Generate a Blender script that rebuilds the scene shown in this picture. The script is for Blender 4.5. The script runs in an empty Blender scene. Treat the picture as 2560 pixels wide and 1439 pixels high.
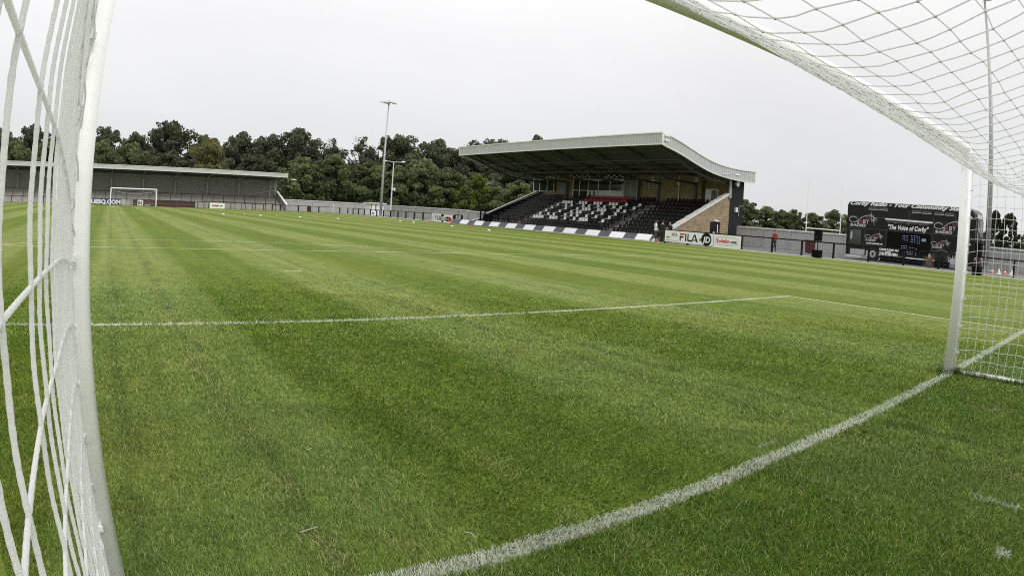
import bpy, bmesh, math, random
import numpy as np
from mathutils import Vector, Matrix
R = math.radians
scene = bpy.context.scene
col = scene.collection
rng = random.Random(7)
nrg = np.random.default_rng(11)

# ------------------------------------------------------------------ camera
cd = bpy.data.cameras.new('camera'); cam = bpy.data.objects.new('camera', cd); col.objects.link(cam)
scene.camera = cam
CAM = Vector((-3.78127, -2.04721, 1.42377))
rt = Vector((0.770696, -0.633919, 0.064613)); up = Vector((-0.014688, 0.083700, 0.996383)); bk = Vector((-0.637034, -0.768857, 0.055196))
cam.matrix_world = Matrix.Translation(CAM) @ Matrix((rt, up, bk)).transposed().to_4x4()
cd.type = 'PANO'; cd.panorama_type = 'FISHEYE_LENS_POLYNOMIAL'   # the photo is a fisheye photo
cd.sensor_fit = 'HORIZONTAL'; cd.sensor_width = 36.0
cd.fisheye_fov = math.pi
cd.fisheye_polynomial_k0 = 0.0
cd.fisheye_polynomial_k1 = -0.5995489 / 14.0625
cd.fisheye_polynomial_k2 = 0.0
cd.fisheye_polynomial_k3 = -0.009829 / 14.0625 ** 3
cd.fisheye_polynomial_k4 = 0.0
cd.shift_x = -0.046696
cd.shift_y = -0.062498
cd.clip_start = 0.02; cd.clip_end = 5000

# ------------------------------------------------------------------ overcast sky, soft sun
w = bpy.data.worlds.new("World"); scene.world = w; w.use_nodes = True
nt = w.node_tree; N = nt.nodes; L = nt.links
bg = N['Background']; bg.inputs[1].default_value = 1.0
SUN_EL, SUN_AZ = 44, 178
sky = N.new('ShaderNodeTexSky'); sky.sky_type = 'NISHITA'; sky.sun_disc = False
sky.sun_elevation = R(SUN_EL); sky.sun_rotation = R(SUN_AZ)
sm = N.new('ShaderNodeVectorMath'); sm.operation = 'SCALE'; sm.inputs['Scale'].default_value = 0.003
L.new(sky.outputs[0], sm.inputs[0])
tc = N.new('ShaderNodeTexCoord'); sx = N.new('ShaderNodeSeparateXYZ'); L.new(tc.outputs['Generated'], sx.inputs[0])
rp = N.new('ShaderNodeValToRGB'); L.new(sx.outputs['Z'], rp.inputs[0])
e = rp.color_ramp.elements
e[0].position = 0.0; e[0].color = (.66, .66, .672, 1)
e[1].position = 1.0; e[1].color = (1.75, 1.74, 1.75, 1)
for p, c in ((.12, (.735, .735, .742, 1)), (.33, (.90, .895, .90, 1)), (.5, (1.05, 1.045, 1.05, 1))):
    q = rp.color_ramp.elements.new(p); q.color = c
nz = N.new('ShaderNodeTexNoise'); nz.inputs['Scale'].default_value = 1.6; nz.inputs['Detail'].default_value = 5
mp = N.new('ShaderNodeMapping'); mp.inputs['Scale'].default_value = (1, 1, 3.2)
L.new(tc.outputs['Generated'], mp.inputs[0]); L.new(mp.outputs[0], nz.inputs['Vector'])
mr = N.new('ShaderNodeMapRange'); mr.inputs['From Min'].default_value = .3; mr.inputs['From Max'].default_value = .7
mr.inputs['To Min'].default_value = .93; mr.inputs['To Max'].default_value = 1.04
L.new(nz.outputs[0], mr.inputs[0])
sc2 = N.new('ShaderNodeVectorMath'); sc2.operation = 'SCALE'; L.new(rp.outputs[0], sc2.inputs[0]); L.new(mr.outputs[0], sc2.inputs['Scale'])
ad = N.new('ShaderNodeVectorMath'); ad.operation = 'ADD'; L.new(sc2.outputs[0], ad.inputs[0]); L.new(sm.outputs[0], ad.inputs[1])
L.new(ad.outputs[0], bg.inputs[0])

sl = bpy.data.lights.new('sun', 'SUN'); so = bpy.data.objects.new('sun', sl); col.objects.link(so)
sl.energy = 1.15; sl.angle = R(20); sl.color = (1, .97, .92)
sd = Vector((math.sin(R(SUN_AZ)) * math.cos(R(SUN_EL)), math.cos(R(SUN_AZ)) * math.cos(R(SUN_EL)), math.sin(R(SUN_EL))))
so.rotation_euler = sd.to_track_quat('Z', 'Y').to_euler(); so.location = (0, 0, 60)
scene.view_settings.view_transform = 'Standard'; scene.view_settings.look = 'None'
scene.view_settings.exposure = 0.12; scene.view_settings.gamma = 1; scene.view_settings.use_curve_mapping = False
scene.cycles.max_bounces = 8; scene.cycles.transparent_max_bounces = 8
scene.cycles.use_denoising = False
scene.cycles.sample_clamp_indirect = 3.0; scene.cycles.use_adaptive_sampling = False; scene.cycles.sampling_pattern = 'BLUE_NOISE'
scene.cycles.pixel_filter_type = 'BLACKMAN_HARRIS'; scene.cycles.filter_width = 1.05

# ------------------------------------------------------------------ helpers
def G(x, y):
    return -0.4 * min(max((y - 15) / 85, 0), 1.1)

def mat(name, color, rough=.7, metal=0., var=.0, vscale=3., bump=0., bscale=20., emit=0., spec=.5):
    m = bpy.data.materials.new(name); m.use_nodes = True
    t = m.node_tree; b = t.nodes['Principled BSDF']
    b.inputs['Base Color'].default_value = (*color, 1); b.inputs['Roughness'].default_value = rough
    b.inputs['Metallic'].default_value = metal; b.inputs['Specular IOR Level'].default_value = spec
    if emit:
        b.inputs['Emission Color'].default_value = (*color, 1); b.inputs['Emission Strength'].default_value = emit
    tcn = t.nodes.new('ShaderNodeTexCoord')
    if var:
        n = t.nodes.new('ShaderNodeTexNoise'); n.inputs['Scale'].default_value = vscale; n.inputs['Detail'].default_value = 6
        t.links.new(tcn.outputs['Object'], n.inputs['Vector'])
        r = t.nodes.new('ShaderNodeMapRange'); r.inputs[1].default_value = .3; r.inputs[2].default_value = .7
        r.inputs[3].default_value = 1 - var; r.inputs[4].default_value = 1 + var
        t.links.new(n.outputs[0], r.inputs[0])
        s = t.nodes.new('ShaderNodeVectorMath'); s.operation = 'SCALE'; s.inputs[0].default_value = color
        t.links.new(r.outputs[0], s.inputs['Scale']); t.links.new(s.outputs[0], b.inputs['Base Color'])
    if bump:
        n = t.nodes.new('ShaderNodeTexNoise'); n.inputs['Scale'].default_value = bscale; n.inputs['Detail'].default_value = 4
        t.links.new(tcn.outputs['Object'], n.inputs['Vector'])
        u = t.nodes.new('ShaderNodeBump'); u.inputs['Strength'].default_value = bump; u.inputs['Distance'].default_value = .02
        t.links.new(n.outputs[0], u.inputs['Height']); t.links.new(u.outputs[0], b.inputs['Normal'])
    return m

class MB:
    def __init__(s): s.v = []; s.f = []; s.m = []
    def add(s, vs, fs, mi=0):
        o = len(s.v); s.v += [tuple(p) for p in vs]; s.f += [tuple(i + o for i in f) for f in fs]; s.m += [mi] * len(fs)
    def box(s, a, b, mi=0):
        x0, y0, z0 = a; x1, y1, z1 = b
        s.add([(x0, y0, z0), (x1, y0, z0), (x1, y1, z0), (x0, y1, z0), (x0, y0, z1), (x1, y0, z1), (x1, y1, z1), (x0, y1, z1)],
              [(0, 3, 2, 1), (4, 5, 6, 7), (0, 1, 5, 4), (1, 2, 6, 5), (2, 3, 7, 6), (3, 0, 4, 7)], mi)
    def beam(s, p, q, w, h=None, mi=0, upv=(0, 0, 1)):
        h = h or w; p = Vector(p); q = Vector(q); d = (q - p).normalized(); u = Vector(upv)
        if abs(d.dot(u)) > .98: u = Vector((1, 0, 0))
        r = d.cross(u).normalized() * w / 2; u = r.cross(d).normalized() * h / 2
        vs = [p - r - u, p + r - u, p + r + u, p - r + u, q - r - u, q + r - u, q + r + u, q - r + u]
        s.add(vs, [(0, 1, 2, 3), (7, 6, 5, 4), (0, 4, 5, 1), (1, 5, 6, 2), (2, 6, 7, 3), (3, 7, 4, 0)], mi)
    def tube(s, pts, r, n=6, mi=0, cap=True):
        pts = [Vector(p) for p in pts]; k = len(pts); rs = r if isinstance(r, (list, tuple)) else [r] * k
        vs = []; pr = None
        for i, p in enumerate(pts):
            d = (pts[min(i + 1, k - 1)] - pts[max(i - 1, 0)]).normalized()
            if pr is None:
                u = Vector((0, 0, 1)) if abs(d.z) < .9 else Vector((1, 0, 0)); pr = d.cross(u).normalized()
            pr = (pr - d * pr.dot(d)).normalized(); q = d.cross(pr)
            for j in range(n):
                a = 2 * math.pi * j / n; vs.append(p + (pr * math.cos(a) + q * math.sin(a)) * rs[i])
        fs = [(i * n + j, i * n + (j + 1) % n, (i + 1) * n + (j + 1) % n, (i + 1) * n + j) for i in range(k - 1) for j in range(n)]
        if cap: fs += [tuple(range(n))[::-1], tuple(range((k - 1) * n, k * n))]
        s.add(vs, fs, mi)
    def prism(s, poly, o, a, b, n, mi=0):     # poly in (a,b) plane at o, extruded by n
        o, a, b, n = map(Vector, (o, a, b, n)); k = len(poly)
        P0 = [o + a * x + b * y for x, y in poly]; P1 = [p + n for p in P0]
        s.add(P0 + P1, [tuple(range(k))[::-1], tuple(range(k, 2 * k))] + [(i, (i + 1) % k, k + (i + 1) % k, k + i) for i in range(k)], mi)
    def ribbed(s, p, q, z0, z1, n, pitch=.25, depth=.03, duty=.55, mi=0):  # corrugated sheet from p to q, facing n; z0/z1 functions of t
        p = Vector(p); q = Vector(q); n = Vector(n); Ln = (q - p).length; k = max(1, int(Ln / pitch))
        prof = []
        for i in range(k):
            for t, dd in ((0, 0), (duty, 0), (duty + .12, 1), (.9, 1)):
                prof.append(((i + t) / k, dd * depth))
        prof.append((1, 0)); vs = []
        for t, dd in prof:
            b = p.lerp(q, t) + n * dd
            vs += [(b.x, b.y, z0(t)), (b.x, b.y, z1(t))]
        s.add(vs, [(2 * i, 2 * i + 2, 2 * i + 3, 2 * i + 1) for i in range(len(prof) - 1)], mi)
    def build(s, name, mats, parent=None, smooth=False, loc=None):
        me = bpy.data.meshes.new(name); o3 = Vector(loc) if loc else None
        me.from_pydata([tuple(Vector(p) - o3) for p in s.v] if loc else s.v, [], s.f); me.update()
        mats = mats if isinstance(mats, (list, tuple)) else [mats]
        for m in mats: me.materials.append(m)
        me.polygons.foreach_set('material_index', s.m)
        if smooth: me.polygons.foreach_set('use_smooth', [True] * len(me.polygons))
        o = bpy.data.objects.new(name, me); col.objects.link(o)
        if loc: o.location = loc
        if parent: o.parent = parent; o.matrix_parent_inverse = Matrix.Translation(-Vector(parent.location)) if not loc else Matrix.Translation(-Vector(parent.location))
        return o

def tag(o, label=None, cat=None, group=None, kind=None):
    if label: o['label'] = label
    if cat: o['category'] = cat
    if group: o['group'] = group
    if kind: o['kind'] = kind
    return o

def thing(name, label, cat, loc=(0, 0, 0), group=None):
    o = bpy.data.objects.new(name, None); col.objects.link(o); o.location = loc; o.empty_display_size = .3
    return tag(o, label, cat, group)

def dup(root, loc, label=None, rz=None, sc=None):
    r = root.copy(); col.objects.link(r); r.location = loc
    if rz is not None: r.rotation_euler = (0, 0, rz)
    if sc is not None: r.scale = sc
    if label: r['label'] = label
    for ch in list(root.children):
        c = ch.copy(); col.objects.link(c); c.parent = r
        for g in list(ch.children):
            d = g.copy(); col.objects.link(d); d.parent = c
    return r

def children_local(o):   # parts modelled round the origin of their thing
    return o

_tc = {}
def text_faces(txt, size=1., bold=.0, shear=0., sx=1., align='LEFT'):
    key = (txt, size, bold, shear, sx, align)
    if key not in _tc:
        c = bpy.data.curves.new('t', 'FONT'); c.body = txt; c.size = size; c.offset = bold; c.shear = shear; c.align_x = align
        c.resolution_u = 2; c.extrude = 0
        o = bpy.data.objects.new('t', c); col.objects.link(o)
        bpy.context.view_layer.update()
        me = bpy.data.meshes.new_from_object(o.evaluated_get(bpy.context.evaluated_depsgraph_get()))
        _tc[key] = ([(v.co.x * sx, v.co.y) for v in me.vertices], [tuple(p.vertices) for p in me.polygons])
        bpy.data.meshes.remove(me); bpy.data.objects.remove(o); bpy.data.curves.remove(c)
    return _tc[key]

def lay(mb, txt, o, a, b, size, bold=0., shear=0., fit=None, mi=0, off=0.006, align='LEFT', ysc=1., thick=0.004):
    """flat letters in the plane through o with unit axes a (reading direction) and b (up)"""
    vs, fs = text_faces(txt, size, bold, shear, 1., align)
    a = Vector(a); b = Vector(b); n = a.cross(b).normalized()
    x0 = min(v[0] for v in vs); x1 = max(v[0] for v in vs)
    k = fit / (x1 - x0) if fit else 1.
    sh = x0 if fit and align == 'LEFT' else 0
    mb.add([Vector(o) + a * (v[0] - sh) * k + b * v[1] * ysc + n * off for v in vs], fs, mi)

# ------------------------------------------------------------------ materials
M = {}
M['white'] = mat('white_paint', (.80, .80, .79), .45, var=.04, vscale=6)
M['post'] = mat('white_goal_paint', (.90, .90, .89), .38, var=.03, vscale=8)
M['net'] = mat('white_net_cord', (.92, .92, .92), .8, bump=.15, bscale=300)
_t = M['net'].node_tree; _tr = _t.nodes.new('ShaderNodeBsdfTranslucent'); _tr.inputs[0].default_value = (.86, .86, .86, 1); _mx = _t.nodes.new('ShaderNodeMixShader'); _mx.inputs[0].default_value = .6
_t.links.new(_t.nodes['Principled BSDF'].outputs[0], _mx.inputs[1]); _t.links.new(_tr.outputs[0], _mx.inputs[2]); _t.links.new(_mx.outputs[0], _t.nodes['Material Output'].inputs[0])
M['black'] = mat('black_paint', (.007, .007, .0075), .5, spec=.2)
M['blackseat'] = mat('black_plastic', (.006, .006, .0065), .42, spec=.16)
M['whiteseat'] = mat('white_plastic', (.90, .90, .90), .4)
M['redseat'] = mat('red_plastic', (.28, .006, .010), .38)
M['metal'] = mat('galvanised_steel', (.42, .43, .43), .5, .3, var=.15, vscale=4)
M['fascia'] = mat('pale_grey_cladding', (.49, .495, .495), .5, var=.05, vscale=1.)
M['trim'] = mat('white_trim', (.72, .72, .70), .5)
M['steel'] = mat('dark_grey_steel', (.085, .085, .085), .6)
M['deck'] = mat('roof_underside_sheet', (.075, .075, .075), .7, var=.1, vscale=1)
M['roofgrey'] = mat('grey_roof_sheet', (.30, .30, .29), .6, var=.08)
M['concrete'] = mat('concrete', (.34, .33, .29), .85, var=.14, vscale=2.5, bump=.3)
M['kerb'] = mat('pale_concrete_kerb', (.68, .675, .64), .8, var=.15, vscale=3)
M['wallgrey'] = mat('light_grey_cladding', (.41, .41, .385), .6, var=.06, vscale=1.5)
M['darkclad'] = mat('charcoal_cladding', (.017, .018, .021), .6, var=.1, spec=.2)
M['standback'] = mat('grey_back_wall_cladding', (.32, .32, .31), .6, var=.06)
M['capwhite'] = mat('pale_capping', (.62, .62, .60), .5)
M['panelgrey'] = mat('slate_grey_paint', (.085, .087, .10), .6, var=.08, vscale=2)
M['panelwhite'] = mat('white_panel', (.80, .80, .82), .5)
M['glass'] = mat('dark_window_glass', (.02, .025, .022), .06, spec=.9)
M['frame'] = mat('white_frame', (.85, .85, .83), .5)
M['doorgrey'] = mat('grey_door_paint', (.16, .165, .165), .5)
M['tarmac'] = mat('tarmac', (.115, .113, .115), .9, var=.16, vscale=.9, bump=.4, bscale=60)
M['red'] = mat('red_paint', (.55, .02, .02), .5)
M['binred'] = mat('dark_red_plastic', (.075, .012, .012), .45)
M['orange'] = mat('orange_plastic', (.48, .11, .05), .5)
M['discw'] = mat('white_disc_plastic', (.62, .62, .56), .5)
M['bark'] = mat('bark', (.055, .048, .035), .9, var=.3, vscale=3)
M['bus'] = mat('black_bus_paint', (.005, .0053, .006), .25, var=.3, vscale=1.2, spec=.3)
M['busdark'] = mat('matt_black_canvas', (.0055, .0055, .0065), .85, spec=.1)
M['silver'] = mat('silver_vinyl', (.42, .43, .44), .4)
M['rubber'] = mat('tyre_rubber', (.012, .012, .012), .8)
M['busred'] = mat('dark_red_vinyl', (.10, .008, .012), .3)
M['logored'] = mat('crimson_vinyl', (.22, .03, .04), .5)
M['skin'] = mat('skin', (.42, .22, .15), .6)
M['shirt'] = mat('white_shirt', (.75, .75, .75), .8)
M['suit'] = mat('black_suit_cloth', (.014, .014, .016), .85)
M['jeans'] = mat('blue_grey_denim', (.055, .075, .085), .9)
M['redtop'] = mat('red_sports_top', (.27, .022, .022), .8)
M['hair'] = mat('dark_hair', (.02, .014, .01), .8)
M['navy'] = mat('navy_board', (.028, .055, .12), .5)
M['maroon'] = mat('dark_board', (.030, .022, .022), .5)
M['maroontext'] = mat('dull_red_lettering', (.20, .03, .03), .6)
M['lamp'] = mat('white_lamp_housing', (.75, .76, .77), .4)
M['screen'] = mat('lit_teal_screen', (.10, .17, .19), .4, emit=.6)
M['led'] = mat('bluish_white_leds', (.55, .6, 1.), .4, emit=.9)
M['jamorange'] = mat('orange_generator_paint', (.17, .055, .015), .5)
M['poster'] = mat('cream_poster', (.42, .40, .34), .6)

# striped brick, procedural
def brick(name, c1, c2, mort, axis):
    m = bpy.data.materials.new(name); m.use_nodes = True; t = m.node_tree; b = t.nodes['Principled BSDF']
    g = t.nodes.new('ShaderNodeNewGeometry'); s = t.nodes.new('ShaderNodeSeparateXYZ'); c = t.nodes.new('ShaderNodeCombineXYZ')
    t.links.new(g.outputs['Position'], s.inputs[0]); t.links.new(s.outputs[axis], c.inputs[0]); t.links.new(s.outputs['Z'], c.inputs[1])
    k = t.nodes.new('ShaderNodeTexBrick'); t.links.new(c.outputs[0], k.inputs['Vector'])
    k.inputs['Color1'].default_value = (*c1, 1); k.inputs['Color2'].default_value = (*c2, 1); k.inputs['Mortar'].default_value = (*mort, 1)
    k.inputs['Scale'].default_value = 1; k.inputs['Brick Width'].default_value = .45; k.inputs['Row Height'].default_value = .21
    k.inputs['Mortar Size'].default_value = .012
    n = t.nodes.new('ShaderNodeTexNoise'); n.inputs['Scale'].default_value = 1.7; n.inputs['Detail'].default_value = 5
    t.links.new(c.outputs[0], n.inputs['Vector'])
    r = t.nodes.new('ShaderNodeMapRange'); r.inputs[1].default_value = .3; r.inputs[2].default_value = .7; r.inputs[3].default_value = .82; r.inputs[4].default_value = 1.15
    t.links.new(n.outputs[0], r.inputs[0]); v = t.nodes.new('ShaderNodeVectorMath'); v.operation = 'SCALE'
    t.links.new(k.outputs['Color'], v.inputs[0]); t.links.new(r.outputs[0], v.inputs['Scale']); t.links.new(v.outputs[0], b.inputs['Base Color'])
    b.inputs['Roughness'].default_value = .9
    return m
M['brickx'] = brick('buff_brick_end', (.30, .225, .14), (.22, .16, .10), (.40, .33, .22), 'X')
M['bricky'] = brick('buff_brick_rear', (.30, .225, .13), (.23, .165, .095), (.31, .25, .16), 'Y')

# ------------------------------------------------------------------ turf colour as a function of place
def turf(name, blades=False):
    m = bpy.data.materials.new(name); m.use_nodes = True; t = m.node_tree; b = t.nodes['Principled BSDF']
    nn, ll = t.nodes, t.links
    g = nn.new('ShaderNodeNewGeometry'); s = nn.new('ShaderNodeSeparateXYZ'); ll.new(g.outputs['Position'], s.inputs[0])
    def mth(op, a, c=None, d=None):
        q = nn.new('ShaderNodeMath'); q.operation = op
        for i, v in enumerate((a, c, d)):
            if v is None: continue
            if isinstance(v, (int, float)): q.inputs[i].default_value = v
            else: ll.new(v, q.inputs[i])
        return q.outputs[0]
    def noise(scale, detail=3, vec=None, stretch=None):
        n = nn.new('ShaderNodeTexNoise'); n.inputs['Scale'].default_value = scale; n.inputs['Detail'].default_value = detail
        src = g.outputs['Position']
        if stretch:
            mp_ = nn.new('ShaderNodeMapping'); mp_.inputs['Scale'].default_value = stretch; ll.new(src, mp_.inputs[0]); src = mp_.outputs[0]
        ll.new(src, n.inputs['Vector']); return n.outputs[0]
    X = s.outputs['X']; Y = s.outputs['Y']
    def rng_(v, a0, a1, b0, b1):
        q = nn.new('ShaderNodeMapRange'); ll.new(v, q.inputs[0])
        for i, k in enumerate((a0, a1, b0, b1)): q.inputs[1 + i].default_value = k
        return q.outputs[0]
    # edge wobble
    wob = rng_(noise(1.3, 2), 0, 1, -.18, .18)
    jit = rng_(noise(38, 2), .25, .75, -.025, .025)
    Xs = mth('ADD', X, wob)
    # mowing stripes, 1.9 m wide, running up the pitch
    ph = mth('MULTIPLY', mth('ADD', Xs, 4.2), math.pi / 1.9)
    st = rng_(mth('SINE', ph), -.35, .35, 0, 1)
    fade = rng_(noise(.45, 3), .3, .7, .62, 1.0)
    worn = rng_(Y, -1, 9, .45, 1.)     # stripes are scuffed in the goalmouth
    st = mth('ADD', .5, mth('MULTIPLY', mth('SUBTRACT', st, .5), mth('MULTIPLY', fade, worn)))
    mixc = nn.new('ShaderNodeMix'); mixc.data_type = 'RGBA'; ll.new(st, mixc.inputs[0])
    dk, lt = ((.102, .150, .008), (.182, .224, .052)) if not blades else ((.104, .192, .011), (.188, .276, .064))
    mixc.inputs[6].default_value = (*dk, 1); mixc.inputs[7].default_value = (*lt, 1)
    colr = mixc.outputs[2]
    # patches towards yellow and towards blue-green
    def tint(c, fac, rgb):
        q = nn.new('ShaderNodeMix'); q.data_type = 'RGBA'; q.blend_type = 'MULTIPLY'
        if isinstance(fac, (int, float)): q.inputs[0].default_value = fac
        else: ll.new(fac, q.inputs[0])
        ll.new(c, q.inputs[6]); q.inputs[7].default_value = (*rgb, 1); return q.outputs[2]
    colr = tint(colr, rng_(noise(.22, 4), .45, .75, 0, 1), (1.16, 1.0, .9))
    colr = tint(colr, rng_(noise(.33, 4, stretch=(1, 1, 1.7)), .5, .8, 0, 1), (.86, .97, 1.2))
    # behind the goal line the turf is unmown and deeper
    behind = rng_(Y, .06, -.12, 0, 1)
    colr = tint(colr, behind, (.80, .86, .80))
    # wheel tracks and clippings
    for x0 in (-3.72, -2.95, .62, 1.15, 4.3, 5.0, 8.3, 12.1):
        d = mth('ABSOLUTE', mth('SUBTRACT', mth('ADD', Xs, mth('MULTIPLY', jit, 2.)), x0))
        mk = mth('MULTIPLY', rng_(d, 0, .09, 1, 0), rng_(noise(1.1, 3), .4, .65, .30, .95))
        colr = tint(colr, mk, (.55, .62, .6))
    colr = tint(colr, rng_(noise(1., 4, stretch=(2.4, .10, 1)), .38, .62, 0, .95), (.80, .86, .72))
    colr = tint(colr, rng_(noise(1., 3, stretch=(5.5, .12, 1)), .42, .68, 0, .9), (1.16, 1.10, 1.3))
    # general mottling, fine and coarse
    def scale_(c, v):
        q = nn.new('ShaderNodeVectorMath'); q.operation = 'SCALE'; ll.new(c, q.inputs[0]); ll.new(v, q.inputs['Scale']); return q.outputs[0]
    colr = scale_(colr, rng_(noise(2.6, 5), .3, .7, .86, 1.14))
    if not blades:
        colr = scale_(colr, rng_(noise(9, 4, stretch=(1., 1.3, 1)), .3, .7, .80, 1.2))
        colr = scale_(colr, rng_(noise(55, 3), .3, .7, .72, 1.28))
    else:
        at = nn.new('ShaderNodeAttribute'); at.attribute_name = 'tone'
        colr = scale_(colr, rng_(at.outputs['Fac'], 0, 1, .42, 1.5))
        trk = None
        for x0 in (-3.0, -1.75, .55, 2.3, 4.6):
            d = mth('ABSOLUTE', mth('SUBTRACT', mth('ADD', Xs, mth('MULTIPLY', jit, 3.)), x0)); v_ = rng_(d, .02, .16, 1, 0); trk = v_ if trk is None else mth('MAXIMUM', trk, v_)
        thr = mth('SUBTRACT', .93, mth('MULTIPLY', mth('MULTIPLY', trk, rng_(noise(1.7, 3), .42, .62, 0, 1)), .33))
        q = nn.new('ShaderNodeMix'); q.data_type = 'RGBA'; ll.new(mth('MULTIPLY', mth('GREATER_THAN', at.outputs['Fac'], thr), .7), q.inputs[0]); ll.new(colr, q.inputs[6]); q.inputs[7].default_value = (.50, .47, .22, 1)
        colr = q.outputs[2]
    # painted lines
    xj = mth('ADD', X, jit); yj = mth('ADD', Y, mth('MULTIPLY', jit, .8))
    def boxm(xc, hw, yc, hh):
        a = mth('LESS_THAN', mth('ABSOLUTE', mth('SUBTRACT', xj, xc)), hw)
        c = mth('LESS_THAN', mth('ABSOLUTE', mth('SUBTRACT', yj, yc)), hh)
        return mth('MULTIPLY', a, c)
    def ring(cx, cy, r, hw):
        dx = mth('SUBTRACT', xj, cx); dy = mth('SUBTRACT', yj, cy)
        rr = mth('SQRT', mth('ADD', mth('MULTIPLY', dx, dx), mth('MULTIPLY', dy, dy)))
        return mth('LESS_THAN', mth('ABSOLUTE', mth('SUBTRACT', rr, r)), hw)
    Ln = 100.4
    near = boxm(0, 30.2, -.02, .062)
    ms = [boxm(0, 9.21, 5.5, .05), boxm(9.16, .04, 2.75, 2.75), boxm(-9.16, .04, 2.75, 2.75),
          boxm(0, 20.2, 16.5, .05), boxm(20.16, .045, 8.25, 8.25), boxm(-20.16, .045, 8.25, 8.25), boxm(.1, .19, 11.0, .05),
          mth('MULTIPLY', boxm(0, 30.2, 50.2, .035), .55), boxm(0, 20.2, Ln - 16.5, .04), boxm(0, 9.2, Ln - 5.5, .05), boxm(0, 30.2, Ln, .05), boxm(30.2, .025, 50, 50.2), boxm(-30.2, .04, 50, 50.2),
          mth('MULTIPLY', ring(0, 11, 9.15, .05), mth('GREATER_THAN', Y, 16.5)), mth('MULTIPLY', ring(0, 50.2, 9.15, .04), .55),
          mth('MULTIPLY', ring(0, Ln - 11, 9.15, .05), mth('LESS_THAN', Y, Ln - 16.5)),
          boxm(-.65, .05, -1.70, .04), boxm(.025, .02, -1.50, .17), boxm(-.05, .12, .16, .012)]
    tot = ms[0]
    for q in ms[1:]: tot = mth('MAXIMUM', tot, q)
    wear = rng_(noise(.9, 4), .35, .6, .42, .85)
    fine = rng_(noise(120, 2), .42, .58, .15, 1.0)
    if blades:
        k = mth('MULTIPLY', rng_(at.outputs['Fac'], .12, .45, 0, 1), 1)
        fac = mth('MULTIPLY', k, mth('MAXIMUM', mth('MULTIPLY', near, rng_(noise(3., 4), .3, .7, .50, .88)), mth('MULTIPLY', tot, mth('MULTIPLY', wear, 1.0))))
    else:
        fac = mth('MULTIPLY', fine, mth('MAXIMUM', mth('MULTIPLY', near, .45), mth('MULTIPLY', tot, wear)))
    q = nn.new('ShaderNodeMix'); q.data_type = 'RGBA'; ll.new(fac, q.inputs[0]); ll.new(colr, q.inputs[6]); q.inputs[7].default_value = (.74, .75, .70, 1)
    ll.new(q.outputs[2], b.inputs['Base Color'])
    b.inputs['Roughness'].default_value = .75 if not blades else .55
    b.inputs['Specular IOR Level'].default_value = .12 if not blades else .18
    if not blades:
        bn = nn.new('ShaderNodeBump'); bn.inputs['Strength'].default_value = .9; bn.inputs['Distance'].default_value = .03
        ll.new(noise(45, 5), bn.inputs['Height']); ll.new(bn.outputs[0], b.inputs['Normal'])
    else:
        tr = nn.new('ShaderNodeBsdfTranslucent'); ll.new(q.outputs[2], tr.inputs[0]); mx = nn.new('ShaderNodeMixShader'); mx.inputs[0].default_value = .3
        out = nn['Material Output']; ll.new(b.outputs[0], mx.inputs[1]); ll.new(tr.outputs[0], mx.inputs[2]); ll.new(mx.outputs[0], out.inputs[0])
    return m
M['turf'] = turf('mown_turf'); M['blade'] = turf('grass_blades', True)
M['field'] = mat('rough_field_grass', (.10, .15, .04), .9, var=.25, vscale=.2)

# ------------------------------------------------------------------ ground
ys = [-400, -60, -12, -6, 0, 15] + [15 + 8.5 * i for i in range(1, 11)] + [108.5, 125, 200, 500, 1500]
mb = MB(); xs = [-1500, -300, 1500]
for j, y in enumerate(ys):
    for x in (-1500, 1500): mb.v.append((x, y, G(x, y) - .03))
mb.f = [(2 * i, 2 * i + 1, 2 * i + 3, 2 * i + 2) for i in range(len(ys) - 1)]; mb.m = [0] * len(mb.f)
tag(mb.build('ground', M['field']), kind='structure')
def fx(y): return 32.45 if y < 20 else 32.45 + (y - 20) * .0385      # the rail line down the right side
mb = MB(); yy = [-12, -6, 0, 6, 15] + [15 + 8.5 * i for i in range(1, 11)] + [103.3]
for y in yy: mb.v += [(-36, y, G(0, y)), (0, y, G(0, y)), (fx(y) - .22, y, G(0, y))]
for i in range(len(yy) - 1):
    for k in (0, 1): mb.f.append((3 * i + k, 3 * i + k + 1, 3 * i + k + 4, 3 * i + k + 3)); mb.m.append(0)
tag(mb.build('pitch', M['turf']), kind='structure')
mb = MB()
for i in range(len(yy) - 1):
    a, b = yy[i], yy[i + 1]; z0, z1 = G(0, a) - .01, G(0, b) - .01
    mb.add([(fx(a) - .03, a, z0), (43.6, a, z0), (43.6, b, z1), (fx(b) - .03, b, z1)], [(0, 1, 2, 3)])
a = 103.35; mb.add([(-40, a, -.426), (46, a, -.426), (46, 107.4, -.43), (-40, 107.4, -.43)], [(0, 1, 2, 3)])
tag(mb.build('paved_apron', M['tarmac']), kind='structure')
mb = MB()
for i in range(len(yy) - 1):
    a, b = yy[i], yy[i + 1]
    mb.beam((fx(a) - .13, a, G(0, a) + .0), (fx(b) - .13, b, G(0, b) + .0), .17, .09)
tag(mb.build('kerb', M['kerb']), kind='structure')

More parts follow.
